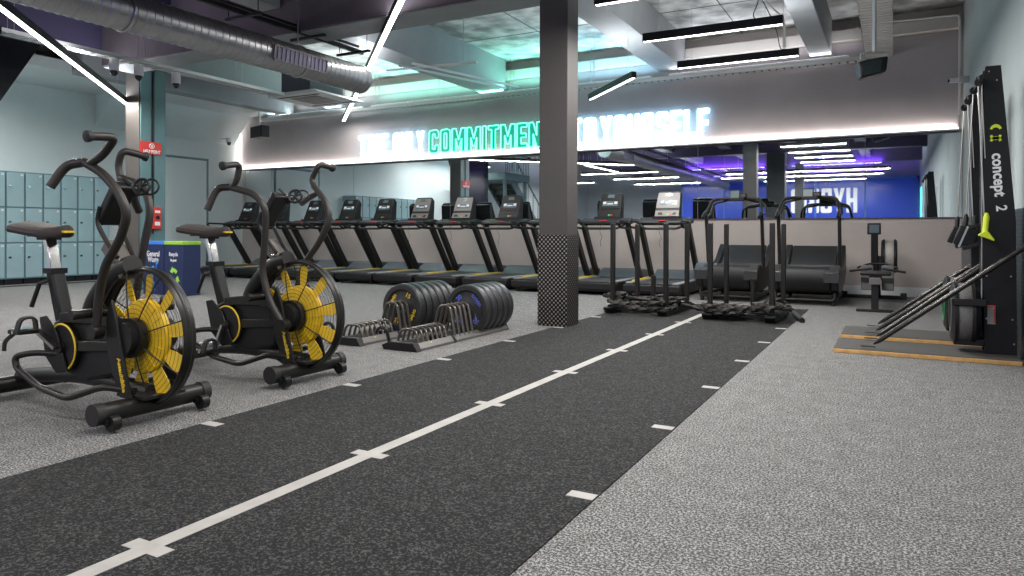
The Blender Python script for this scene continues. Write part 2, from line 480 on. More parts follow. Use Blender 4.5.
# ------------------------------------------------------------------ neon sign
def rect(w): return [(0, 0), (0, 10), (w, 10), (w, 0)]
G = {
 'T': (4.4, [[(0, 10), (4.4, 10), (4.4, 8.4), (3, 8.4), (3, 0), (1.4, 0), (1.4, 8.4), (0, 8.4)]]),
 'H': (4.4, [[(0, 0), (0, 10), (1.6, 10), (1.6, 5.8), (2.8, 5.8), (2.8, 10), (4.4, 10), (4.4, 0), (2.8, 0), (2.8, 4.2), (1.6, 4.2), (1.6, 0)]]),
 'E': (4.0, [[(0, 0), (0, 10), (4, 10), (4, 8.4), (1.6, 8.4), (1.6, 5.8), (3.6, 5.8), (3.6, 4.2), (1.6, 4.2), (1.6, 1.6), (4, 1.6), (4, 0)]]),
 'F': (4.0, [[(0, 0), (0, 10), (4, 10), (4, 8.4), (1.6, 8.4), (1.6, 5.8), (3.6, 5.8), (3.6, 4.2), (1.6, 4.2), (1.6, 0)]]),
 'L': (3.8, [[(0, 0), (0, 10), (1.6, 10), (1.6, 1.6), (3.8, 1.6), (3.8, 0)]]),
 'I': (1.6, [rect(1.6)]),
 'N': (4.6, [[(0, 0), (0, 10), (1.6, 10), (3, 4.6), (3, 10), (4.6, 10), (4.6, 0), (3, 0), (1.6, 5.4), (1.6, 0)]]),
 'M': (5.8, [[(0, 0), (0, 10), (1.7, 10), (2.9, 5), (4.1, 10), (5.8, 10), (5.8, 0), (4.2, 0), (4.2, 5.6), (3.3, 2), (2.5, 2), (1.6, 5.6), (1.6, 0)]]),
 'Y': (4.6, [[(0, 10), (1.6, 10), (2.3, 6.5), (3, 10), (4.6, 10), (3.1, 4.4), (3.1, 0), (1.5, 0), (1.5, 4.4)]]),
 'O': (4.4, [[(0, 0), (0, 10), (4.4, 10), (4.4, 0)], [(1.6, 1.6), (2.8, 1.6), (2.8, 8.4), (1.6, 8.4)]]),
 'U': (4.4, [[(0, 0), (0, 10), (1.6, 10), (1.6, 1.6), (2.8, 1.6), (2.8, 10), (4.4, 10), (4.4, 0)]]),
 'C': (4.4, [[(0, 0), (0, 10), (4.4, 10), (4.4, 6.6), (2.8, 6.6), (2.8, 8.4), (1.6, 8.4), (1.6, 1.6), (2.8, 1.6), (2.8, 3.4), (4.4, 3.4), (4.4, 0)]]),
 'S': (4.4, [[(0, 0), (0, 3.2), (1.6, 3.2), (1.6, 1.6), (2.8, 1.6), (2.8, 4.2), (0, 4.8), (0, 10), (4.4, 10), (4.4, 6.8), (2.8, 6.8), (2.8, 8.4), (1.6, 8.4), (1.6, 5.8), (4.4, 5.2), (4.4, 0)]]),
 'R': (4.6, [[(0, 0), (0, 10), (4.4, 10), (4.4, 5.4), (3.7, 4.7), (4.5, 4.0), (4.6, 0), (3.0, 0), (2.8, 3.8), (1.6, 3.8), (1.6, 0)], [(1.6, 5.4), (2.8, 5.4), (2.8, 8.4), (1.6, 8.4)]]),
 'B': (4.6, [[(0, 0), (0, 10), (4.3, 10), (4.3, 5.6), (3.8, 5.1), (4.6, 4.6), (4.6, 0)], [(1.6, 5.9), (2.8, 5.9), (2.8, 8.4), (1.6, 8.4)], [(1.6, 1.6), (3, 1.6), (3, 4.3), (1.6, 4.3)]]),
 'D': (4.4, [[(0, 0), (0, 10), (4.4, 10), (4.4, 0)], [(1.6, 1.6), (2.8, 1.6), (2.8, 8.4), (1.6, 8.4)]]),
}
ROUND = {'O': 1.6, 'C': 1.5, 'U': 1.3, 'S': 1.3, 'D': 1.3, 'R': .9, 'B': .8}
def letter_curve(ch, M, face_depth, sx):
    """filled face mesh of a block letter through a 2D curve"""
    cu = bpy.data.curves.new('face', 'CURVE'); cu.dimensions = '2D'; cu.fill_mode = 'BOTH'; cu.extrude = face_depth
    loops = []
    for L in G[ch][1]:
        pts = round_path([(x, y, 0) for x, y in L], ROUND.get(ch, .3), 4, closed=True)
        loops.append(pts)
        sp = cu.splines.new('POLY'); sp.points.add(len(pts) - 1)
        for p, q in zip(sp.points, pts): p.co = (q.x, q.y, 0, 1)
        sp.use_cyclic_u = True
    t = bpy.data.objects.new('face', cu); COL.objects.link(t)
    bpy.context.view_layer.update()
    me = bpy.data.meshes.new_from_object(t.evaluated_get(bpy.context.evaluated_depsgraph_get()))
    bpy.data.objects.remove(t); bpy.data.curves.remove(cu)
    me.transform(M)
    return me, loops
sign = empty('neon_sign', (0, YB - .13, 2.53), label='illuminated white and green neon sentence mounted on the upper back wall', cat='neon sign')
def neon(word, x0, x1, fm, tm):
    gap = .9
    tot = sum(G[c][0] for c in word if c != ' ') + gap * (len(word) - 1) + 2.0 * word.count(' ')
    u = (x1 - x0) / tot; v = .046; x = x0
    for c in word:
        if c == ' ': x += (2.0 + gap) * u; continue
        M = Matrix.Translation((x, -.045, 0)) @ Matrix.Rotation(PI / 2, 4, 'X') @ Matrix.Diagonal((u, v, 1, 1))
        me, loops = letter_curve(c, M, .006, u)
        me.materials.clear(); me.materials.append(fm)
        o = bpy.data.objects.new('letter', me); COL.objects.link(o); o.parent = sign
        tb = MB()
        for L in loops:
            tb.tube([M @ p + Vector((0, -.012, 0)) for p in L], .0105 if fm is neon_white else .0065, 6, closed=True)
        tb.build('neon_tube', tm, o)
        x += (G[c][0] + gap) * u
neon('THE', -10.12, -9.33, neon_white, neon_white_t)
neon('ONLY', -9.20, -8.42, neon_white, neon_white_t)
neon('COMMITMENT', -8.29, -5.50, neon_green, neon_green_t)
neon('IS', -5.44, -5.28, neon_white, neon_white_t)
neon('TO', -5.19, -4.68, neon_white, neon_white_t)
neon('YOURSELF', -4.60, -2.69, neon_white, neon_white_t)
st = MB()
for x in (-10, -9, -8, -7, -6, -5, -4, -3): st.cyl((x, 0, .08), (x, -.04, .08), .006, 8)
st.box(-10.15, -2.76, -.032, -.026, .09, .10)
st.build('mounting_rail', white_enamel, sign)

# ------------------------------------------------------------------ columns
def steel_column(name, x0, x1, y0, y1, ztop, label, clad=True, paint=col_paint, side=None):
    t = empty(name, ((x0 + x1) / 2, (y0 + y1) / 2, 0), label=label, cat='column')
    w, d = (x1 - x0) / 2, (y1 - y0) / 2
    MB().box(-w, w, -d, d, 0, ztop).build('casing', paint, t, bevel=.006)
    if side: MB().box(w + .001, w + .02, -d + .02, -.03, 0, ztop).box(w + .001, w + .02, .03, d, 0, ztop).box(w + .001, w + .008, -.03, .03, 0, ztop).build('side_panel', side, t)
    if clad:
        q = MB().box(-w - .008, w + .008, -d - .008, d + .008, .001, .91)
        q.build('tread_plate_guard', cladding, t)
    return t
steel_column('steel_column', -3.15, -2.84, 6.405, 6.67, 3.39, 'grey brown square column with tread plate foot beside the turf lane')
c = steel_column('steel_column', -10.86, -10.52, 7.05, 7.5, 3.61, 'teal sided column behind the waste bins with red help point sign', clad=False, side=teal_paint,
                 paint=mat('warm_grey_column_paint', (.09, .08, .074), .55))
MB().cyl((.19, 0, .9), (.19, 0, 3.5), .012, 8).build('conduit', blackm, c)
steel_column('steel_column', -3.66, -3.10, -.7, -.2, 3.54, 'dark column in the rear of the room seen only in the mirror', clad=False, paint=mat('dark_column_paint', (.05, .055, .06), .5))
steel_column('steel_column', -3.3, -3.0, -4.9, -4.55, 3.54, 'far dark column reflected beside the reflected wall lettering', clad=False, paint=MATS['dark_column_paint'])
# help point sign and call box on the left column
s = MB().box(-.001, .012, -.20, .17, -.10, .10).build('help_point_sign', red_sign, loc=(-10.497, 7.25, 2.27))
tag(s, 'red help point sign with white lettering on the teal side of the column', 'sign')
fx = frame((.013, 0, -.062), (0, 1, 0), (0, 0, 1))
text_obj('lettering', 'HELP POINT', .075, .001, white_p, fx, s, sx=.72, bold=.002)
MB().ring((.014, 0, .03), (1, 0, 0), .04, .005, 20, 6).sphere((.014, 0, .036), .012, 8, 6).prism([(-.022, .008), (.022, .008), (.013, .026), (-.013, .026)], .013, .016, 'YZ').build('emblem', white_p, s)
s = empty('call_box', (-10.499, 7.33, 1.15), label='red emergency call box low on the teal side of the column', cat='call box')
MB().box(0, .045, -.07, .07, -.18, .18).build('body', red_sign, s, bevel=.008)
MB().box(.045, .05, -.045, .045, .08, .12).box(.045, .05, -.045, .045, -.12, -.06).build('label_plate', white_p, s)
MB().cyl((.045, 0, .01), (.06, 0, .01), .03, 16).build('button', blackm, s)

# ------------------------------------------------------------------ pendant lights
def pendant(a, b, label, z=3.0, group='linear pendant lights', watts=1.0, up=1.0, dw=.034):
    a = Vector((*a, z)); b = Vector((*b, z)); L = (b - a).length; d = (b - a).normalized(); mid = (a + b) / 2
    t = empty('pendant_light', mid, label=label, cat='pendant light', group=group)
    A = a - mid; B = b - mid
    m = MB(); m.bar(A + Vector((0, 0, .045)), B + Vector((0, 0, .045)), .07, .085)
    m.build('housing', blackm, t)
    MB().bar(A + d * .01 + Vector((0, 0, .003)), B - d * .01 + Vector((0, 0, .0)), dw, .008).build('diffuser', lamp_white, t)
    for k in (.12, .88):
        p = A.lerp(B, k)
        MB().cyl(p + Vector((0, 0, .085)), p + Vector((0, 0, ZS - z - .04)), .0025, 6).build('suspension_wire', steel, t)
    area('lamp', mid + Vector((0, 0, -.004)), (0, 0, -1), L * .98, .026, LAMP_W * L / 1.45 * watts, (1, .97, .93), t, xaxis=d)
    if up: area('lamp', mid + Vector((0, 0, .088)), (0, 0, 1), L * .98, .045, UP_W * L / 1.45 * up, UP_C, t, xaxis=d)  # uplight added for the ceiling, not a visible part of the fitting
    return t
pendant((-2.40, 8.83), (-.98, 8.83), 'horizontal linear pendant nearest the back wall on the right')
pendant((-2.40, 7.43), (-.97, 7.43), 'horizontal linear pendant one row in front of the rearmost one')
pendant((-2.40, 6.03), (-.97, 6.03), 'horizontal linear pendant cut off by the top edge right of the column')
pendant((-4.17, 10.27), (-3.06, 9.08), 'short green tinted linear pendant hung askew right of the column')
pendant((-11.04, 7.2), (-6.9, 3.13), 'long diagonal linear pendant at the upper left by the lockers', watts=.75, up=.6, dw=.06)
pendant((-10.36, 11.6), (-4.0, 5.4), 'long diagonal linear pendant crossing the end of the duct', z=3.3, watts=.32, up=.6, dw=.06)
for y, tx in ((4.63, 'nearest'), (3.23, 'second'), (1.83, 'third')):
    pendant((-2.40, y), (-.97, y), 'linear pendant over the lane, %s in front of those in view' % tx)
pendant((-5.2, -1.4), (-.1, -1.4), 'long linear pendant across the rear, nearer row in the mirror', watts=.6)
pendant((-5.8, -3.4), (-.3, -3.4), 'long linear pendant across the rear, farther row in the mirror', watts=.6)
pendant((-9.6, -2.0), (-6.6, -2.0), 'linear pendant at the rear left over the empty floor', watts=.6)
pendant((-12.9, 1.8), (-12.9, 5.8), 'linear pendant lengthwise over the lockers', watts=.85, z=3.3)
pendant((-9.8, .6), (-7.0, .6), 'added linear pendant at the rear left nearest the bikes', watts=.6)  # this and the next two are added to brighten the rear wall
pendant((-9.8, -5.2), (-6.8, -5.2), 'added linear pendant at the rear left farthest from the bikes', watts=1.1)
pendant((-12.6, -3.4), (-10.9, -3.4), 'added linear pendant in the rear left corner', watts=1.0)
pendant((-4.6, -5.7), (-.9, -5.7), 'added linear pendant lighting the rear partition lettering', watts=.7)  # added to throw light on the partition letters
pendant((-8.3, 4.0), (-8.3, 1.0), 'linear pendant over the bikes left of the duct', watts=.5, up=.8)

# ------------------------------------------------------------------ trays, duct, pipes
def tray(name, pts, w, h, label, side='Y'):
    """perforated cable tray made of two lips, a floor and rungs"""
    (x0, y0), (x1, y1), z = pts
    t = empty(name, (x0, y0, z), label=label, cat='cable tray')
    m = MB(); L = math.hypot(x1 - x0, y1 - y0)
    if side == 'Y':
        m.box(-w / 2, -w / 2 + .006, 0, L, 0, h).box(w / 2 - .006, w / 2, 0, L, 0, h)
        n = int(L / .11)
        for i in range(n): m.box(-w / 2, w / 2, i * L / n, i * L / n + L / n * .72, 0, .005)
    else:
        m.box(0, L, -w / 2, -w / 2 + .006, 0, h).box(0, L, w / 2 - .006, w / 2, 0, h)
        n = int(L / .11)
        for i in range(n): m.box(i * L / n, i * L / n + L / n * .72, -w / 2, w / 2, 0, .005)
    m.build('perforated_tray', galv_l, t)
    b = MB()
    for k in range(int(L / 1.6) + 1):
        s_ = min(L - .05, .2 + k * 1.6)
        for e in (-w * .4, w * .4):
            p = (e, s_, h) if side == 'Y' else (s_, e, h)
            b.cyl(p, (p[0], p[1], ZS - z - .005), .005, 6)
    build_each(b, 'threaded_rod', steel, t)
    return t
t = tray('cable_tray', ((-12.9, 11.66), (-.38, 11.66), 3.48), .16, .06, 'long perforated cable tray running across the back wall above the sign', 'X')
MB().box(.05, 12.4, -.05, .05, .006, .03).build('cable', blackm, t)
tray('cable_tray', ((-.2, 5.0), (-.2, 11.9), 3.56), .36, .05, 'wide perforated tray running from the front to the back wall behind the speaker')
t = tray('cable_tray', ((-8.9, 1.0), (-8.9, 8.45), 3.17), .18, .05, 'perforated tray carrying three dome cameras before the teal column')
# uplights lying in the back tray
for x0, x1, cc, w in ((-9.6, -5.1, (.30, 1, .80), 48), (-12.6, -9.8, (.75, .95, 1), 14), (-5.0, -3.6, (.35, .75, 1), 18), (-3.3, -.6, (.9, .92, 1), 12)):
    u = empty('tray_uplight', ((x0 + x1) / 2, 11.6, 3.56), label='%s uplight batten lying in the tray along the back wall' % ('teal' if w == 48 else 'cool white left' if w == 14 else 'pale blue' if w == 18 else 'white right hand'), cat='uplight')
    hl = (x1 - x0) / 2
    MB().box(-hl, hl, -.03, .03, -.02, .01).build('housing', white_enamel, u)
    MB().box(-hl + .02, hl - .02, -.02, .02, .0101, .014).build('diffuser', emis('uplight_diffuser_%d' % w, cc, 2.0), u)
    area('lamp', ((x0 + x1) / 2, 11.6, 3.585), (0, -.35, 1), hl * 1.95, .04, w, cc, u)

duct = empty('spiral_duct', (-6.33, 7.38, 2.985), label='galvanised spiral ventilation duct hanging along the left side of the ceiling', cat='duct')
R0 = .178; prof = []
pts = []; rad = []
y = -16.0
while y < -.001:
    for dy, r in ((0, R0), (.002, R0), (.066, R0), (.068, R0), (.072, R0 + .006), (.078, R0 + .006)):
        pts.append((0, y + dy, 0)); rad.append(r)
    y += .085
pts.append((0, 0, 0)); rad.append(R0)
MB().tube(pts, rad, 36).build('duct_pipe', galv, duct)
MB().tube([(0, -.02, 0), (0, .03, 0)], R0 + .012, 36).build('end_cap', galv, duct)
g = MB(); a0 = math.radians(-8)
gl = frame((R0 * math.cos(a0) + .012, -1.65, R0 * math.sin(a0)), (0, 1, 0), (-math.sin(a0), 0, math.cos(a0)))
def fb(m, x0, x1, y0, y1, z0, z1): m.box(x0, x1, y0, y1, z0, z1, gl)
fb(g, 0, .85, -.085, -.07, 0, .012); fb(g, 0, .85, .07, .085, 0, .012); fb(g, 0, .02, -.085, .085, 0, .012); fb(g, .83, .85, -.085, .085, 0, .012)
grille = g.build('grille', silver, duct)
g = MB(); fb(g, .02, .83, -.07, .07, -.01, .0)
for i in range(12): fb(g, .05 + i * .065, .06 + i * .065, -.07, .07, .0, .01)
g.build('louvre', mat('lilac_grille_shade', (.16, .14, .22), .5), grille)
g = MB()
for y in (-1.1, -3.3, -5.5, -7.7): g.ring((0, y, 0), (0, 1, 0), R0 + .01, .008, 36, 6).cyl((0, y, R0), (0, y, ZS - 3.1), .008, 8)
build_each(g, 'hanger', steel, duct)

pipe = empty('conduit_run', (-6.55, 5.0, 3.4), label='black conduit hung on brackets above the spiral duct', cat='conduit')
m = MB().bar((0, -12, .0), (.1, 2.6, 0), .05, .05).bar((.02, -2, .06), (.12, 2.5, .06), .02, .03)
build_each(m, 'conduit', blackm, pipe)
m = MB()
for y in (.6, 1.6, 2.45): m.bar((-.22, y, -.03), (.35, y, -.03), .04, .03).cyl((-.18, y, 0), (-.18, y, .79), .006, 6).cyl((.3, y, 0), (.3, y, .79), .006, 6)
build_each(m, 'bracket', black_s, pipe)
pipe = empty('cable_ladder', (-6.2, 8.6, 3.4), label='short galvanised ladder with pipes between the duct end and the sign', cat='cable ladder')
m = MB().bar((-.25, -.2, 0), (.35, 2.0, 0), .03, .03).bar((0, -.2, 0), (.6, 2.0, 0), .03, .03).bar((-.7, .1, .03), (.8, .3, .03), .05, .03)
build_each(m, 'ladder_rail', galv_l, pipe)
m = MB()
for p in ((-.5, .2), (.6, .25)): m.cyl((p[0], p[1], .03), (p[0], p[1], .79), .006, 6)
build_each(m, 'threaded_rod', steel, pipe)
pipe = MB().tube(round_path([(XR - .06, 11.7, 2.6), (XR - .06, 11.7, 4.0), (-.05, 11.7, 4.02)], .05), .014, 8).build('wall_conduit', white_enamel)
tag(pipe, 'thin white conduit climbing the right wall corner to the ceiling', 'conduit')
pipe = MB().tube(round_path([(XR - .03, 5.55, .2), (XR - .03, 5.55, 1.75), (XR - .03, 5.2, 2.0), (XR - .03, 3.0, 2.0)], .2), .018, 8).build('wall_conduit', white_enamel)
tag(pipe, 'white conduit on the right wall beside the tall black tower', 'conduit')
pipe = MB().tube(smooth_path([(-2.1, 8.0, 4.15), (-1.35, 8.0, 3.6), (-1.3, 7.7, 3.2), (-1.15, 7.43, 3.09)]), .006, 6).build('power_cable', blackm)
tag(pipe, 'thin black power cable drooping to the pendant in front of the rearmost', 'cable')
pipe = MB().tube(smooth_path([(-1.6, 9.2, 4.15), (-1.3, 9.1, 3.5), (-1.2, 8.9, 3.15), (-1.15, 8.83, 3.09)]), .006, 6).build('power_cable', blackm)
tag(pipe, 'thin black power cable drooping to the pendant nearest the back wall', 'cable')
pipe = MB().tube(round_path([(-1.7, 9.0, 4.19), (-1.45, 9.6, 3.9), (-1.35, 10.4, 3.9), (-1.35, 10.4, 3.5)], .06), .013, 8).build('ceiling_strut', galv_l)
tag(pipe, 'galvanised strut below the concrete ceiling by the pendants', 'strut')

# air conditioning cassette
ac = empty('ceiling_cassette', (-8.75, 9.1, 3.2), label='square ceiling air conditioning cassette below a dark box left of the duct', cat='air conditioner')
MB().box(-.35, .3, -.45, .35, .05, .42).build('casing', mat('slate_casing', (.07, .08, .10), .5), ac, bevel=.01)
MB().prism([(-.58, 0), (.58, 0), (.5, .05), (-.5, .05)], -.55, .55, 'XZ').build('fascia', white_enamel, ac)
MB().box(-.30, .30, -.30, .30, -.006, -.001).build('grille', silver, ac)
MB().box(-.45, .45, -.42, -.37, -.006, -.001).box(-.45, .45, .37, .42, -.006, -.001).build('air_slot', black_p, ac)
build_each(MB().cyl((-.3, -.3, .4), (-.3, -.3, .99), .006, 6).cyl((.3, .3, .4), (.3, .3, .99), .006, 6), 'threaded_rod', steel, ac)

# dome cameras
def dome(loc, label):
    t = empty('dome_camera', loc, label=label, cat='security camera', group='dome cameras under the tray')
    MB().lathe([(.0001, .1), (.055, .1), (.06, .02), (.06, -.05), (.05, -.055), (.0001, -.055)], (0, 0, 0), (0, 0, 1), 24).build('housing', white_enamel, t)
    MB().lathe([(.0001, -.056), (.048, -.056), (.048, -.07), (.04, -.10), (.02, -.12), (.0001, -.125)], (0, 0, 0), (0, 0, 1), 24).build('dome', glass_dark, t)
    MB().cyl((0, 0, .1), (0, 0, .105), .012, 8).build('stem', white_enamel, t)
dome((-8.9, 5.62, 3.07), 'white dome camera under the tray, leftmost of three')
dome((-8.9, 5.96, 3.07), 'white dome camera under the tray, in front of the column head')
dome((-8.9, 6.52, 3.07), 'white dome camera under the tray just right of the column')
# speakers
sp = empty('wall_speaker', (-.22, 8.9, 2.80), .25, label='black loudspeaker hanging from the wide tray at the upper right', cat='speaker')
MB().prism([(-.17, .05), (-.125, -.135), (.125, -.075), (.145, .10)], -.1, .12, 'XZ').build('cabinet', black_p, sp, bevel=.025)
MB().prism([(-.145, .035), (-.11, -.11), (.06, -.07), (.075, .07)], -.104, -.1, 'XZ').build('grille', mat('speaker_grille', (.02, .03, .035), .5), sp)
MB().bar((-.12, 0, .10), (-.12, 0, .16), .03, .01, (1, 0, 0)).bar((.14, 0, -.03), (.16, 0, .16), .03, .02, (1, 0, 0)).bar((-.12, 0, .16), (.16, 0, .16), .03, .02).bar((.02, 0, .16), (.02, 0, .78), .12, .02, (1, 0, 0)).build('bracket', galv_l, sp)
sp = empty('wall_speaker', (-12.55, 11.3, 3.17), -.3, label='small black loudspeaker in the far left corner below the tray', cat='speaker')
MB().box(-.28, .28, -.1, .1, -.13, .13).build('cabinet', black_p, sp, bevel=.02)
MB().box(-.02, .02, -.02, .02, .13, .44).build('bracket', galv_l, sp)
t = empty('dome_camera', (-13.55, 11.3, 3.0), label='small white dome camera in the far left corner beside the speaker', cat='security camera')
MB().lathe([(.0001, .1), (.055, .1), (.06, .0), (.0001, 0)], (0, 0, 0), (0, 0, 1), 20).build('housing', white_enamel, t)
MB().lathe([(.0001, -.001), (.05, -.001), (.035, -.06), (.0001, -.08)], (0, 0, 0), (0, 0, 1), 20).build('dome', glass_dark, t)
MB().box(-.34, 0, -.015, .015, .08, .10).build('bracket', white_enamel, t)
t = empty('wall_camera', (XR, 11.0, 2.96), label='small white camera fixed high on the right wall by the corner', cat='security camera')
MB().box(-.12, 0, -.04, .04, -.04, .04).box(-.22, -.12, -.03, .03, -.03, .03).build('housing', white_enamel, t, bevel=.008)
MB().cyl((-.24, 0, 0), (-.2, 0, 0), .022, 14).build('lens', glass_dark, t)

# ------------------------------------------------------------------ lockers
lk = empty('locker_column', (XL + .001, 8.11, 0), label='x', cat='locker', group='locker columns along the left wall')
W_ = .305; D_ = .45
MB().box(0, D_ - .02, 0, W_ - .004, .10, 1.97).build('body', locker_m, lk)
MB().box(0, D_ - .06, .01, W_ - .014, 0, .10).build('plinth', black_p, lk)
for r in range(3):
    z0 = .115 + r * .618; z1 = z0 + .605
    dd = MB().box(D_ - .02, D_, .015, W_ - .019, z0 + .006, z1 - .006).build('door', locker_m, lk, bevel=.004)
    MB().cyl((D_, .055, z0 + .36), (D_ + .02, .055, z0 + .36), .018, 12).box(D_, D_ + .012, .035, .085, z0 + .35, z0 + .372).build('latch', chrome, dd)
    MB().box(D_, D_ + .002, W_ - .075, W_ - .035, z1 - .06, z1 - .03).build('number_tag', white_enamel, dd)
MB().box(D_ - .021, D_ - .018, 0, W_ - .004, .1, 1.97).build('face_frame', locker_d, lk)
names = ['locker column nearest the teal column, hidden behind the bike handle', 'locker column second from the right end of the bank', 'locker column third from the right end, right of the bike saddle',
         'locker column fourth from the right end of the bank', 'locker column fifth from the right end, above the saddle nose', 'locker column sixth from the right end, behind the saddle post',
         'locker column seventh from the right end of the bank', 'locker column cut by the left edge of the picture']
lk['label'] = names[0]
for i in range(1, 8): dup(lk, (XL + .001, 8.11 - W_ * i, 0), label=names[i])
for i in range(8, 12): dup(lk, (XL + .001, 8.11 - W_ * i, 0), label='locker column beyond the left edge, %s left of the cut one' % ('first', 'second', 'third', 'fourth')[i - 8])

# ------------------------------------------------------------------ waste bins
def bin_(x, lid, label, words, icon, hw=.235):
    t = empty('waste_bin', (x, 6.72, 0), label=label, cat='waste bin', group='pair of waste bins by the column')
    MB().box(-hw, hw, 0, .30, 0, .74).build('body', navy, t, bevel=.006)
    MB().box(-hw - .004, hw + .004, -.005, .305, .74, .79).build('lid', lid, t, bevel=.005)
    F = lambda x_, z_: frame((x_, -.0015, z_), (1, 0, 0), (0, 0, 1))
    for k, (w, s) in enumerate(words): text_obj('lettering', w, s, .001, white_p, F(-.0, .60 - k * .085), t, sx=.8, bold=.0015)
    return t
t = bin_(-9.68, bin_blue, 'navy general waste bin with blue lid', [('General', .115), ('Waste', .115)], 0)
MB().tube([(.0, -.003, .34), (.0, -.003, .2)], .03, 8, flat=.2).tube([(-.0, -.003, .33), (.08, -.003, .40), (.085, -.003, .46)], .014, 8, flat=.2).tube([(-.01, -.003, .33), (-.07, -.003, .27)], .014, 8, flat=.2).sphere((-.0, -.003, .40), .028, 12, 8, (1, .1, 1)).tube([(-.02, -.003, .2), (-.03, -.003, .06)], .016, 8, flat=.2).tube([(.02, -.003, .2), (.04, -.003, .06)], .016, 8, flat=.2).box(.06, .11, -.004, -.001, .45, .50).build('person_icon', icon_blue, t)
t = bin_(-9.22, bin_green, 'navy recycling bin with green lid', [('Recycle', .08), ('Be great', .05)], 1, .205)
m = MB()
for k in range(3):
    a = PI / 2 + k * 2 * PI / 3
    P = lambda r, th: (r * math.cos(th), 0, .27 + r * math.sin(th))
    ps = [P(.10, a - .85), P(.105, a - .4), P(.105, a + .05), P(.10, a + .35)]
    m.bar((ps[0][0], -.003, ps[0][2]), (ps[1][0], -.003, ps[1][2]), .05, .003, (0, 1, 0)).bar((ps[1][0], -.003, ps[1][2]), (ps[2][0], -.003, ps[2][2]), .05, .003, (0, 1, 0))
    m.prism([(q[0], q[2]) for q in (P(.055, a + .1), P(.155, a + .1), P(.105, a + .75))], -.005, -.002, 'XZ')
m.build('recycling_icon', icon_green, t)

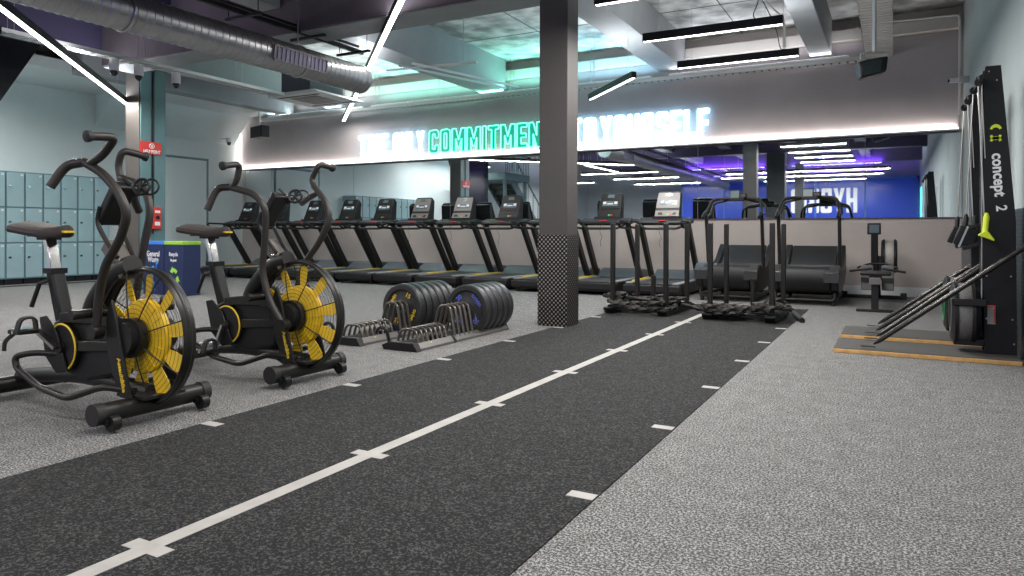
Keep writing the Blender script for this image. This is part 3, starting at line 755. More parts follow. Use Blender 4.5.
# ------------------------------------------------------------------ treadmills
def make_treadmill(dark):
    t = empty('treadmill', (0, 0, 0), label='x', cat='treadmill', group='treadmills facing the mirror')
    # running deck
    MB().prism([(-.02, .05), (-.04, .09), (-.03, .17), (.02, .19), (1.35, .19), (1.9, .16), (1.9, .04), (.1, .04)], -.40, .40, 'YZ').build('frame', black_p, t, bevel=.006)
    MB().box(-.40, -.295, .0, 1.3, .191, .212).box(.295, .40, .0, 1.3, .191, .212).build('side_rail', tm_side, t, bevel=.004)
    MB().box(-.405, -.345, .3, 1.28, .2125, .224).build('yellow_strip', yellow_p, t)
    MB().box(-.29, .29, -.01, 1.32, .191, .199).build('running_belt', tm_belt, t)
    MB().box(-.42, .42, -.06, .06, .075, .185).build('end_cap', black_p, t, bevel=.02)
    m = MB()
    for x in (-.34, .34): m.cyl((x, .05, .0), (x, .05, .07), .03, 12); m.cyl((x, 1.7, .0), (x, 1.7, .05), .03, 12)
    build_each(m, 'levelling_foot', black_r, t)
    # motor hood
    MB().prism([(1.14, .20), (1.30, .28), (1.42, .34), (1.85, .31), (1.9, .2)], -.36, .36, 'YZ').build('motor_hood', tm_grey, t, bevel=.02)
    # uprights
    for s_ in (-1, 1):
        m = MB(); m.bar((s_ * .375, 1.24, .18), (s_ * .365, .62, 1.05), .065, .12, (0, 1, 0)); m.build('upright', black_p, t, bevel=.012)
    # crossbar and tray
    MB().prism([(.50, 1.075), (.56, 1.05), (.80, 1.08), (.84, 1.15), (.72, 1.17), (.52, 1.115)], -.405, .405, 'YZ').build('dashboard', black_p, t, bevel=.015)
    MB().box(-.22, .22, .70, .82, 1.12, 1.19).build('console_neck', black_p, t)
    MB().box(-.06, .05, .50, .56, 1.112, 1.128).build('stop_button', red_p, t, bevel=.004)
    # handles
    for s_ in (-1, 1):
        x = s_ * .39
        MB().tube(round_path([(x, .60, 1.10), (x, .16, 1.11), (x, .12, 1.08), (x, .2, 1.02), (x, .62, 1.0)], .04), .019, 10).build('handrail', black_p, t)
    MB().tube(round_path([(-.34, .52, 1.06), (-.26, .42, 1.0), (.26, .42, 1.0), (.34, .52, 1.06)], .06), .02, 10).build('front_grip', black_s, t)
    # console: sloped slab with a bowed back
    M = Matrix.Translation((0, .74, 1.165)) @ Matrix.Rotation(-.42, 4, 'X')
    body = MB().prism([(-.20, 0), (.20, 0), (.185, .44), (.15, .46), (-.15, .46), (-.185, .44)], 0, .05, 'XZ', M)
    body.prism([(.05, .0), (.05, .44), (.10, .43), (.22, .10), (.20, .0)], -.18, .18, 'YZ', M)
    cs = body.build('console', black_p, t, bevel=.012)
    face = black_p if dark else silver
    MB().prism([(-.185, .165), (.185, .165), (.172, .43), (-.172, .43)], -.008, -.001, 'XZ', M).prism([(-.19, .02), (.19, .02), (.186, .125), (-.186, .125)], -.008, -.001, 'XZ', M).build('face_plate', face, cs, bevel=.003)
    MB().prism([(-.06, .36), (.06, .36), (.05, .42), (-.05, .42)], -.011, -.0081, 'XZ', M).prism([(-.13, .215), (.13, .215), (.13, .30), (-.13, .30)], -.011, -.0081, 'XZ', M).build('display', lcd, cs)
    MB().prism([(-.12, .25), (-.07, .25), (-.07, .29), (-.12, .29)], -.013, -.0111, 'XZ', M).prism([(.07, .25), (.12, .25), (.12, .29), (.07, .29)], -.013, -.0111, 'XZ', M).prism([(-.05, .245), (.05, .245), (.05, .262), (-.05, .262)], -.013, -.0111, 'XZ', M).build('lit_key', lit_key, cs)
    MB().prism([(-.14, .05), (-.06, .05), (-.08, .09), (-.14, .09)], -.012, -.0081, 'XZ', M).prism([(.14, .05), (.08, .05), (.10, .09), (.14, .09)], -.012, -.0081, 'XZ', M).build('key_pad', black_s, cs)
    MB().prism([(-.005, .04), (.025, .04), (.025, .065), (-.005, .065)], -.013, -.0081, 'XZ', M).build('start_key', green_p, cs)
    MB().prism([(.035, .04), (.065, .04), (.065, .065), (.035, .065)], -.013, -.0081, 'XZ', M).build('stop_key', red_p, cs)
    MB().tube(smooth_path([(-.02, .5, 1.1), (-.03, .46, .96), (.0, .47, .86), (-.03, .48, .8), (-.02, .48, .72)]), .003, 5).build('safety_cord', black_s, t)
    return t
TX = [-12.35, -11.43, -10.43, -9.50, -8.62, -7.74, -6.83, -5.87, -4.95, -4.03, -3.08]
TL = ['treadmill at the far left end of the row', 'treadmill seen behind the console of the farther air bike', 'treadmill behind the right arm of the farther air bike, third from the left end',
      'treadmill with black console just right of the farther air bike', 'treadmill with black console, fifth from the left end', 'treadmill with silver console above the left stack of plates',
      'treadmill with silver console above the right stack of plates', 'treadmill with black console just left of the big column', 'treadmill mostly hidden behind the big column',
      'treadmill with dark console just right of the big column', 'treadmill with silver console at the right end, behind the left sled']
DARK = [1, 1, 1, 1, 1, 0, 0, 1, 1, 1, 0]
protoD = make_treadmill(True); protoS = make_treadmill(False)
usedD = usedS = False
for x, lb, dk in zip(TX, TL, DARK):
    if dk:
        o = dup(protoD, (0, 0, 0)) if usedD else protoD; usedD = True
    else:
        o = dup(protoS, (0, 0, 0)) if usedS else protoS; usedS = True
    o.location = (x, 9.96, 0); o['label'] = lb
# blue and white bottle in the mirror ledge
t = empty('spray_bottle', (-5.38, 11.86, 1.176), label='white and blue spray bottle beside the treadmill left of the column', cat='bottle')
# rests on a small shelf bracket at the mirror foot
MB().lathe([(.0001, 0), (.045, 0), (.045, .16), (.015, .21), (.015, .24), (.0001, .24)], (0, 0, 0), (0, 0, 1), 18).build('body', white_enamel, t)
MB().lathe([(.0455, .03), (.0455, .13)], (0, 0, 0), (0, 0, 1), 18).build('label_band', bin_blue, t)
MB().box(-.02, .02, -.05, .02, .24, .27).build('spray_head', bin_blue, t)
tag(MB().box(-5.5, -5.26, YB - .2, YB - .021, 1.155, 1.175).build('wall_shelf', dark_beam), 'small dark shelf under the mirror holding the spray bottle', 'shelf')

# ------------------------------------------------------------------ curved manual treadmills
def make_curved():
    t = empty('curved_treadmill', (0, 0, 0), label='x', cat='treadmill', group='curved manual treadmills')
    top = [(-.02, .47), (.10, .52), (.3, .49), (.55, .43), (.85, .44), (1.1, .53), (1.3, .66), (1.42, .75)]
    bot = [(1.50, .62), (1.48, .40), (1.3, .26), (.9, .20), (.4, .17), (.1, .17), (-.05, .24), (-.08, .34)]
    MB().prism(top + bot, -.30, .30, 'YZ').build('running_belt', mat('slat_belt_rubber', (.012, .012, .013), .38), t)
    low = [(p[0], p[1] - .02) for p in top[:2]] + [(.3, .50), (.55, .445), (.85, .455), (1.1, .545), (1.3, .675), (1.46, .77)]
    for s_ in (-1, 1):
        a, b_ = (s_ * .31, s_ * .41)
        MB().prism(low + [(1.53, .62), (1.5, .38), (1.3, .22), (.9, .16), (.4, .13), (.1, .13), (-.08, .2), (-.12, .32)], min(a, b_), max(a, b_), 'YZ').build('side_shell', black_p, t, bevel=.02)
    g = MB(); pr_ = []
    for k in range(9):
        a = -PI * .5 + PI * k / 8
        pr_.append((-.02 - .115 * math.cos(a), .335 + .17 * math.sin(a)))
    g.prism(pr_ + [(.06, .50), (.06, .165)], -.305, .305, 'YZ'); g.build('end_drum_cover', blackm, t)
    build_each(MB().prism([(-.15, .30), (-.145, .43), (-.02, .51), (.04, .52), (.04, .47), (-.12, .38), (-.13, .30)], -.42, -.24, 'YZ').prism([(-.15, .30), (-.145, .43), (-.02, .51), (.04, .52), (.04, .47), (-.12, .38), (-.13, .30)], .24, .42, 'YZ'), 'step_pad', mat('step_pad_grey', (.045, .045, .045), .3, .4) if 'step_pad_grey' not in MATS else MATS['step_pad_grey'], t, bevel=.005)
    m = MB()
    m.tube(round_path([(-.36, -.02, .16), (-.36, -.04, .07), (.36, -.04, .07), (.36, -.02, .16)], .05), .02, 10)
    m.tube(round_path([(-.36, 1.3, .24), (-.36, 1.34, .05), (.36, 1.34, .05), (.36, 1.3, .24)], .05), .02, 10)
    m.bar((-.36, 0, .07), (-.36, 1.34, .06), .03, .04).bar((.36, 0, .07), (.36, 1.34, .06), .03, .04)
    m.build('base_frame', black_s, t)
    m = MB()
    for x in (-.34, .34):
        for y in (0, 1.34): m.cyl((x, y, 0), (x, y, .06), .028, 12)
    build_each(m, 'levelling_foot', black_r, t)
    for s_ in (-1, 1):
        MB().bar((s_ * .385, .62, .30), (s_ * .385, .42, 1.20), .045, .06, (0, 1, 0)).build('upright', black_s, t, bevel=.01)
        MB().tube(round_path([(s_ * .385, .18, 1.15), (s_ * .385, .30, 1.22), (s_ * .385, .44, 1.24), (s_ * .34, .62, 1.42), (s_ * .2, .7, 1.44), (0, .7, 1.44)], .09, 6), .021, 12).build('handlebar', black_s, t)
        MB().tube(round_path([(s_ * .385, .30, 1.20), (s_ * .40, .75, 1.20), (s_ * .37, .82, 1.38), (s_ * .22, .74, 1.40), (s_ * .1, .7, 1.43)], .08, 6), .018, 12).build('side_grip', arm_m, t)
    c_ = MB().box(-.10, .10, .64, .72, 1.40, 1.45).build('console_clamp', black_p, t, bevel=.008)
    M = Matrix.Translation((-.03, .64, 1.43)) @ Matrix.Rotation(-.25, 4, 'X')
    cs = MB().box(-.075, .075, 0, .04, 0, .14, M).build('console', black_p, t, bevel=.01)
    MB().box(-.06, .06, -.003, .0, .02, .12, M).build('screen', lcd, cs)
    MB().box(.06, .17, .0, .05, .01, .09, M).build('device_holder', black_p, t, bevel=.02)
    m = MB()
    for z in range(6): m.box(.363, .367, .38, .42, .5 + z * .1, .505 + z * .1)
    return t
cv = make_curved(); cv.location = (-2.02, 9.98, 0); cv['label'] = 'black curved manual treadmill behind the right sled, next to the motor treadmills'
dup(cv, (-1.03, 9.98, 0), label='black curved manual treadmill next to the rowing machine')

# ------------------------------------------------------------------ rowing machine
rw = empty('rowing_machine', (-.2, 9.45, 0), label='black rowing machine standing end on against the back wall', cat='rowing machine')
MB().box(-.20, .20, -.02, .04, 0.0, .035).box(-.04, .04, -.01, .03, .03, .36).build('rear_leg', black_p, rw, bevel=.006)
MB().bar((0, -.05, .36), (0, 1.75, .30), .07, .06).build('rail', steel, rw)
MB().prism([(-.06, .33), (.06, .33), (.06, .41), (-.06, .41)], -.07, -.03, 'XZ').build('rail_end', silver, rw, bevel=.006)
MB().box(-.17, .17, .25, .52, .42, .47).build('seat', black_r, rw, bevel=.02)
MB().box(-.07, .07, .28, .5, .37, .42).build('seat_carriage', black_p, rw)
for s_ in (-1, 1):
    MB().box(s_ * .05 if s_ > 0 else -.20, .20 if s_ > 0 else -.05, 1.40, 1.46, .16, .50, Matrix.Rotation(-.0, 4, 'X')).build('footplate', mat('grey_footplate', (.15, .15, .155), .5) if s_ < 0 else MATS['grey_footplate'], rw, bevel=.012)
    MB().box(s_ * .125 - .075, s_ * .125 + .075, 1.37, 1.40, .28, .33).build('foot_strap', black_r, rw)
    MB().tube([(s_ * .06, 1.3, .46), (s_ * .34, 1.28, .42)], .016, 10).build('pull_handle', black_p, rw)
MB().box(-.45, .33, 1.98, 2.05, 0, .05).build('front_foot', black_p, rw, bevel=.008)
cs_ = MB().box(-.48, -.40, 1.96, 2.07, 0, .09).box(.28, .36, 1.96, 2.07, 0, .09)
build_each(cs_, 'caster', black_r, rw, bevel=.01)
MB().bar((0, 1.5, .33), (.0, 2.02, .03), .07, .07).bar((0, 1.7, .33), (0, 1.72, .62), .09, .08).build('front_leg', black_p, rw)
MB().lathe([(.05, -.085), (.20, -.085), (.215, -.06), (.215, .06), (.20, .085), (.05, .085)], (.14, 1.82, .62), (1, 0, 0), 40).build('fan_drum', drum_m, rw)
MB().lathe([(.0001, -.10), (.21, -.10), (.235, -.08), (.235, -.055), (.0001, -.055)], (.14, 1.82, .62), (1, 0, 0), 40).lathe([(.0001, .10), (.21, .10), (.235, .08), (.235, .055), (.0001, .055)], (.14, 1.82, .62), (1, 0, 0), 40).build('fan_housing', black_p, rw)
MB().bar((-.04, 1.68, .36), (-.04, 1.60, .95), .09, .07, (0, 1, 0)).build('monitor_arm', black_p, rw, bevel=.01)
mo = MB().box(-.13, .04, 1.56, 1.62, .92, 1.08).build('monitor', black_p, rw, bevel=.01)
MB().box(-.105, .015, 1.556, 1.5599, .945, 1.055).build('screen', lcd, mo)
MB().tube(round_path([(-.25, 1.45, .46), (-.1, 1.5, .52), (.1, 1.5, .52), (.25, 1.45, .46)], .05), .014, 8).build('handle', black_p, rw)

# ------------------------------------------------------------------ ski machines on plywood platforms
def ski_machine(y, label, near):
    t = empty('ski_machine', (0, y, 0), label=label, cat='ski machine', group='pair of ski machines at the right wall')
    # side profile of the tower (X,Z)
    prof_ = [(.60, .04), (.80, .04), (.79, 1.03), (.695, 2.19), (.60, 2.19), (.583, 2.10), (.59, .6)]
    for a, b_ in ((-.095, -.08), (.08, .095)):
        MB().prism(prof_, a, b_, 'XZ').build('side_panel', blackm, t)
    MB().prism([(.61, .045), (.79, .045), (.78, 1.0), (.685, 2.15), (.61, 2.15)], -.079, .079, 'XZ').build('tower_core', blackm, t)
    MB().box(.582, .59, -.095, .095, .58, 2.1).build('front_channel', black_s, t)
    MB().box(.575, .583, -.092, -.080, .45, 2.1).build('steel_edge', steel, t)
    m = MB()
    for q in ((.62, 2.15), (.67, 2.08), (.61, .62), (.76, .62), (.61, .3), (.77, .3), (.78, .12)): m.cyl((q[0], -.098, q[1]), (q[0], -.095, q[1]), .006, 10)
    build_each(m, 'bolt', steel, t)
    # top arm with pulleys
    MB().bar((.62, 0, 2.12), (.56, 0, 2.09), .08, .06, (0, 1, 0)).bar((.56, -.20, 2.08), (.56, .20, 2.08), .03, .05).build('pulley_arm', black_p, t, bevel=.006)
    for s_ in (-1, 1):
        yk = s_ * .175
        MB().cyl((.55, yk - .012, 2.06), (.55, yk + .012, 2.06), .03, 18).build('pulley', black_s, t)
        MB().tube([(.545, yk, 2.06), (.585 if s_ < 0 else .50, yk, 1.08)], .005, 6).build('cord', steel, t)
        MB().tube([(.57, yk * .8, 2.04), (.598, yk * .58, 1.5)], .004, 6).build('return_cord', steel, t)
        hx = .60 if s_ < 0 else .50
        h = MB().tube([(hx, yk, 1.09), (hx, yk, 1.06), (hx - .008, yk, .95), (hx - .008, yk, .925)], [.010, .020, .018, .024], 14).prism([(hx - .05, .93), (hx - .01, .955), (hx + .01, .95), (hx + .05, .89), (hx + .045, .88), (hx - .01, .905), (hx - .05, .92)], yk - .03, yk + .03, 'XZ')
        h.build('handle', lime if (near and s_ < 0) else black_p, t, bevel=.004)
    q = .10 if near else -.06
    cl = MB().bar((.52, q, .98), (.47, q, .84), .14, .05, (0, 1, 0)).build('monitor', black_p, t, bevel=.01)
    MB().bar((.585, q, 1.0), (.50, q, .98), .05, .03).bar((.585, q, .86), (.47, q, .82), .16, .03).box(.56, .60, q - .02, q + .02, .84, 1.0).build('monitor_bracket', black_s, t, bevel=.004)
    MB().bar((.50, q - .075, .99), (.44, q - .075, .83), .012, .035, (0, 1, 0)).build('steel_trim', steel, cl)
    # flywheel
    fc = (.47, 0, .33)
    MB().lathe([(.06, -.055), (.215, -.055), (.225, -.04), (.225, .04), (.215, .055), (.06, .055)], fc, (1, 0, 0), 44).build('fan_drum', drum_d, t)
    MB().lathe([(.0001, -.085), (.20, -.085), (.235, -.065), (.235, -.045), (.0001, -.045)], fc, (1, 0, 0), 44).lathe([(.0001, .10), (.20, .10), (.235, .065), (.235, .045), (.0001, .045)], fc, (1, 0, 0), 44).build('fan_housing', black_p, t)
    build_each(MB().box(.38, .60, -.245, -.19, .40, .45).box(.40, .60, -.1, .1, .09, .14), 'fan_bracket', black_p, t, bevel=.008)
    MB().lathe([(.12, -.088), (.16, -.088), (.16, -.084), (.12, -.084)], fc, (1, 0, 0), 36).build('damper_ring', green_p if not near else silver, t)
    return t
def platform(x0, x1, y0, y1, label):
    t = empty('ski_platform', ((x0 + x1) / 2, (y0 + y1) / 2, 0), label=label, cat='platform', group='plywood platforms under the ski machines')
    w, d = (x1 - x0) / 2, (y1 - y0) / 2
    MB().box(-w, w, -d, d, .0, .032).build('board', wood, t, bevel=.004)
    MB().box(-w + .003, w - .003, -d + .003, d - .003, .0322, .037).build('grit_top', plat_m, t)
    return t
platform(-.42, .80, 6.10, 6.72, 'nearer plywood platform with grey top carrying the tall ski machine')
platform(-.42, .80, 6.97, 7.62, 'farther plywood platform with grey top behind the nearer one')
t = ski_machine(6.45, 'nearer tall black ski machine tower with white lettering', True)
fx = frame((.70, -.0955, 1.63), (.05, 0, -1), (1, 0, .05))
text_obj('lettering', 'concept', .105, .0012, white_p, frame((.682, -.0965, 1.375), (.06, 0, -1), (1, 0, .06)), t, sx=.95, bold=.003)
text_obj('lettering', '2', .095, .0012, white_p, frame((.698, -.0965, 1.125), (.06, 0, -1), (1, 0, .06)), t, sx=.95, bold=.002)
m = MB()
def crescent(cz, flip, m):
    out = []
    for k in range(9):
        a = PI * (.12 + .76 * k / 8); out.append((.664 + .040 * math.cos(a), cz + flip * (.052 * math.sin(a) - .02)))
    inn = []
    for k in range(9):
        a = PI * (.12 + .76 * (8 - k) / 8); inn.append((.664 + .025 * math.cos(a), cz + flip * (.026 * math.sin(a) - .018)))
    n = len(out)
    for i in range(n - 1):
        m.prism([out[i], out[i + 1], inn[n - 2 - i], inn[n - 1 - i]], -.0985, -.0955, 'XZ')
crescent(1.72, 1, m); crescent(1.63, 1, m); crescent(1.665, -1, m)
build_each(m, 'emblem', lime, t)
MB().box(.615, .665, -.0975, -.0955, .26, .40).build('warning_label', mat('grey_label', (.35, .34, .33), .5), t)
MB().box(.617, .663, -.099, -.0976, .385, .398).box(.655, .663, -.099, -.0976, .27, .38).build('label_stripe', red_p, t)
ski_machine(7.31, 'farther black ski machine mostly hidden behind the nearer tower', False)
# leaning training bars
rods = [((-.14, 6.17, .075), (.845, 6.22, .855), 'nearest of the four long black bars leaning over the platforms'),
        ((-.13, 6.66, .075), (.845, 6.90, .83), 'second nearest long black bar leaning behind the tower'),
        ((-.14, 7.05, .075), (.845, 7.10, .83), 'third nearest long black bar leaning between the platforms'),
        ((-.134, 7.58, .075), (.845, 7.62, .83), 'farthest of the four long black bars leaning at the wall')]
for a, b_, lb in rods:
    a = Vector(a); b_ = Vector(b_); d = (b_ - a).normalized()
    t = empty('training_bar', a, label=lb, cat='training bar', group='bars leaning at the right wall')
    L = (b_ - a).length
    MB().tube([d * 0, d * .03, d * .06, d * L], [.004, .014, .019, .019], 14).build('bar', mat('glossy_black_bar', (.03, .027, .025), .25, .4) if 'glossy_black_bar' not in MATS else MATS['glossy_black_bar'], t)
    MB().bar((-.09, 0, -.019), (.015, 0, -.019), .03, .006).build('floor_hook', black_s, t)

# ------------------------------------------------------------------ sleds and ropes
def sled(loc, rz, w, d, label, short_x):
    t = empty('push_sled', loc, rz, label=label, cat='sled', group='push sleds at the end of the lane')
    for s_ in (-1, 1):
        MB().prism([(-.16, .055), (-.10, .0), (d + .06, .0), (d + .12, .055), (d + .12, .07), (-.16, .07)], s_ * w / 2 - .055, s_ * w / 2 + .055, 'YZ').build('skid', blackm, t, bevel=.006)
        for y in (0, d):
            p = MB().bar((s_ * w / 2, y, .06), (s_ * w / 2, y, 1.04), .052, .052, (0, 1, 0)); p.build('upright_pole', black_s, t, bevel=.008)
            MB().box(s_ * w / 2 - .045, s_ * w / 2 + .045, y - .045, y + .045, .07, .09).cyl((s_ * w / 2, y - .05, .14), (s_ * w / 2, y - .03, .14), .014, 8).build('pole_socket', blackm, t)
    MB().box(-w / 2, w / 2, -.03, .03, .03, .07).box(-w / 2, w / 2, d - .03, d + .03, .03, .07).box(-.10, .10, .1, d - .1, .03, .06).build('crossmember', blackm, t)
    MB().box(-w / 2 + .05, w / 2 - .05, .2, d * .7, .05, .066).build('load_tray', blackm, t)
    MB().cyl((short_x, d * .55, .06), (short_x, d * .55, .42), .028, 16).build('weight_post', black_s, t)
    return t
sled((-2.58, 7.85, .004), -.04, .64, .80, 'left push sled with four black poles standing on the lane', .02)
sled((-1.44, 7.80, .004), -.01, .64, .80, 'right push sled with four black poles standing on the lane', .05)
def rope_pile(c0, w, d, seed, tail, label):
    rnd = random.Random(seed); P = []
    x, y = c0[0] - w * .3, c0[1]; th = rnd.uniform(0, 6.3); kap = 7.0; n = 460
    for i in range(n):
        if i % 22 == 0: kt = rnd.choice((-1, 1, 1)) * rnd.uniform(4.5, 11.0); za = rnd.uniform(0, .075)
        kap += (kt - kap) * .12
        dx, dy = c0[0] - x, c0[1] - y
        if (dx / (w / 2)) ** 2 + (dy / (d / 2)) ** 2 > .75:      # steer back over the sled
            want = math.atan2(dy, dx); df = (want - th + PI) % (2 * PI) - PI
            th += max(-.30, min(.30, df * .5))
        else: th += kap * .028
        x += math.cos(th) * .028; y += math.sin(th) * .028
        if i % 2 == 0: P.append((x, y, .060 + .085 * i / n + za * (.5 + .5 * math.sin(i * .09))))
    P += tail
    path = smooth_path(P, 3)
    m = MB(); n_s = 10
    # twisted three-strand section: radius wobbles around the section and winds along the length
    base = len(m.v); T = []
    for i in range(len(path)):
        a = path[max(0, i - 1)]; b_ = path[min(len(path) - 1, i + 1)]; T.append((b_ - a).normalized())
    u = T[0].orthogonal().normalized(); vs = []; dist = 0
    fine = []; 
    for i in range(len(path) - 1):
        for k in range(2): fine.append((path[i].lerp(path[i + 1], k / 2), T[i].lerp(T[i + 1], k / 2)))
    prev = None
    for p, t_ in fine:
        if prev is not None: dist += (p - prev).length
        prev = p; t_ = t_.normalized(); u = (u - t_ * u.dot(t_)).normalized(); w_ = t_.cross(u)
        for k in range(n_s):
            a = 2 * PI * k / n_s; rr = .0200 * (1 + .30 * math.cos(3 * a + dist * 48))
            vs.append(p + u * (math.cos(a) * rr) + w_ * (math.sin(a) * rr))
    q = len(fine)
    m.add(vs, [(i * n_s + k, i * n_s + (k + 1) % n_s, (i + 1) * n_s + (k + 1) % n_s, (i + 1) * n_s + k) for i in range(q - 1) for k in range(n_s)])
    t = empty('battle_rope', (0, 0, 0), label=label, cat='rope', group='battle ropes heaped on the sleds')
    m.build('rope', rope_m, t)
    e = fine[-1][0]; f_ = fine[-8][0]
    MB().tube([f_, e, e + (e - f_) * .4], .029, 12).build('grip_sleeve', black_r, t)
    m = MB()
    for k in range(3):
        j_ = P[60 + k * 55]; m.bar((j_[0] - .05, j_[1], j_[2] + .05), (j_[0] + .06, j_[1] + .03, j_[2] + .06), .04, .008)
    build_each(m, 'tag', silver, t)
rope_pile((-2.57, 7.98), .86, .84, 3, [(-2.2, 8.3, .09), (-1.95, 8.25, .05), (-1.85, 8.5, .04)], 'dark heavy rope heaped on the left sled')
rope_pile((-1.42, 7.92), .86, .84, 11, [(-1.0, 8.35, .09), (-.95, 8.2, .05), (-.86, 8.0, .032)], 'dark heavy rope heaped on the right sled with its end on the floor')

# ------------------------------------------------------------------ plate racks and bumper plates
loop_m = mat('gunmetal_loop', (.10, .09, .08), .32, .6)
def rack(loc, rz, label):
    t = empty('plate_rack', loc, rz, label=label, cat='weight rack', group='low toast racks for plates')
    L = 1.46
    for s_ in (-1, 1):
        q = [(s_ * .15, 0), (s_ * .10, 0), (s_ * .095, .05), (s_ * .115, .06), (s_ * .15, .02)]
        m = MB(); m.prism(q, .04, .52, 'XZ'); m.prism(q, .56, L, 'XZ'); m.build('base_rail', mat('dark_grey_rail', (.10, .095, .09), .4) if 'dark_grey_rail' not in MATS else MATS['dark_grey_rail'], t)
    ef = MB().prism([(-.17, .0), (.16, .0), (.12, .065), (-.12, .065), (-.19, .035)], -.02, .05, 'XZ').prism([(-.15, 0), (.15, 0), (.12, .055), (-.12, .055)], .515, .565, 'XZ').prism([(-.15, 0), (.15, 0), (.12, .06), (-.12, .06)], L - .03, L + .03, 'XZ')
    build_each(ef, 'end_foot', blackm, t, bevel=.004)
    for k in range(7):
        y = .08 + k * .066
        MB().tube(round_path([(-.105, y, .05), (-.085, y + .015, .155), (.06, y + .015, .155), (.105, y, .05)], .05), .010, 8).build('small_loop', loop_m, t)
    for k in range(9):
        y = .58 + k * .072 if k < 5 else .58 + 4 * .072 + (k - 4) * .098
        MB().tube(round_path([(-.115, y, .04), (-.06, y + .02, .30), (.055, y + .02, .30), (.12, y, .04)], .06), .012, 8).build('tall_loop', loop_m, t)
    MB().tube(round_path([(-.14, .02, .05), (-.15, -.01, .17), (-.23, -.0, .17), (-.26, -.0, .12)], .04), .014, 8).build('carry_handle', black_s, t)
    MB().box(.118, .128, .2, .225, .03, .05).box(.118, .128, .95, .975, .03, .05).build('sticker', yellow_p, t)
    return t
RZ = 0.0
rack((-3.41, 4.50, 0), RZ, 'low black plate rack nearest the turf lane holding blue printed plates')
rack((-3.98, 4.50, 0), RZ, 'low black plate rack nearer the bikes holding yellow printed plates')
def plates(base, n, col, num, y0, lab, group):
    ax = Vector((math.sin(-RZ), math.cos(-RZ), 0))
    ax = Vector((-math.sin(RZ), math.cos(RZ), 0))
    for k in range(n):
        p = Vector(base) + ax * (y0 + k * .105)
        t = empty('bumper_plate', (p.x, p.y, .235), RZ, label=lab[k], cat='weight plate', group=group)
        R_ = .225; th = .04
        MB().lathe([(.028, -th * .7), (.07, -th * .7), (.085, -th * .55), (.16, -th * .55), (.175, -th), (R_ - .012, -th), (R_, -th + .012), (R_, th - .012), (R_ - .012, th), (.175, th), (.16, th * .55), (.085, th * .55), (.07, th * .7), (.028, th * .7), (.028, -th * .7)], (0, 0, 0), (0, 1, 0), 64).build('rubber_disc', plate_m, t)
        MB().lathe([(.026, -th * .75), (.05, -th * .75), (.05, -th * .69), (.026, -th * .69), (.026, -th * .75)], (0, 0, 0), (0, 1, 0), 32).build('steel_hub', loop_m, t)
        if k == 0:
            rr = .132
            for ang, w, s_ in ((42 if num == '20' else 150, 'origin', .058), (222 if num == '20' else -30, 'origin', .058), (132 if num == '20' else 62, num, .062), (-48 if num == '20' else 242, num, .062)):
                a = math.radians(ang); o_ = Vector((math.cos(a) * rr, -th * .55 - .003, math.sin(a) * rr))
                tx = Vector((math.sin(a), 0, -math.cos(a))); ty = Vector((math.cos(a), 0, math.sin(a)))
                text_obj('lettering', w, s_, .0012, col, frame(o_, tx, ty), t, bold=.0012)
ordl = ['second', 'third', 'fourth', 'fifth', 'sixth']
plates((-3.41, 4.50, 0), 5, blue_p, '20', .99, ['front black bumper plate with blue lettering in the rack by the lane'] + ['%s bumper plate from the front in the rack by the lane' % q for q in ordl[:4]], 'bumper plates in the rack by the lane')
plates((-3.98, 4.50, 0), 6, yellow_p, '15', .78, ['front black bumper plate with yellow lettering in the left rack'] + ['%s bumper plate from the front in the left rack' % q for q in ordl[:5]], 'bumper plates in the left rack')

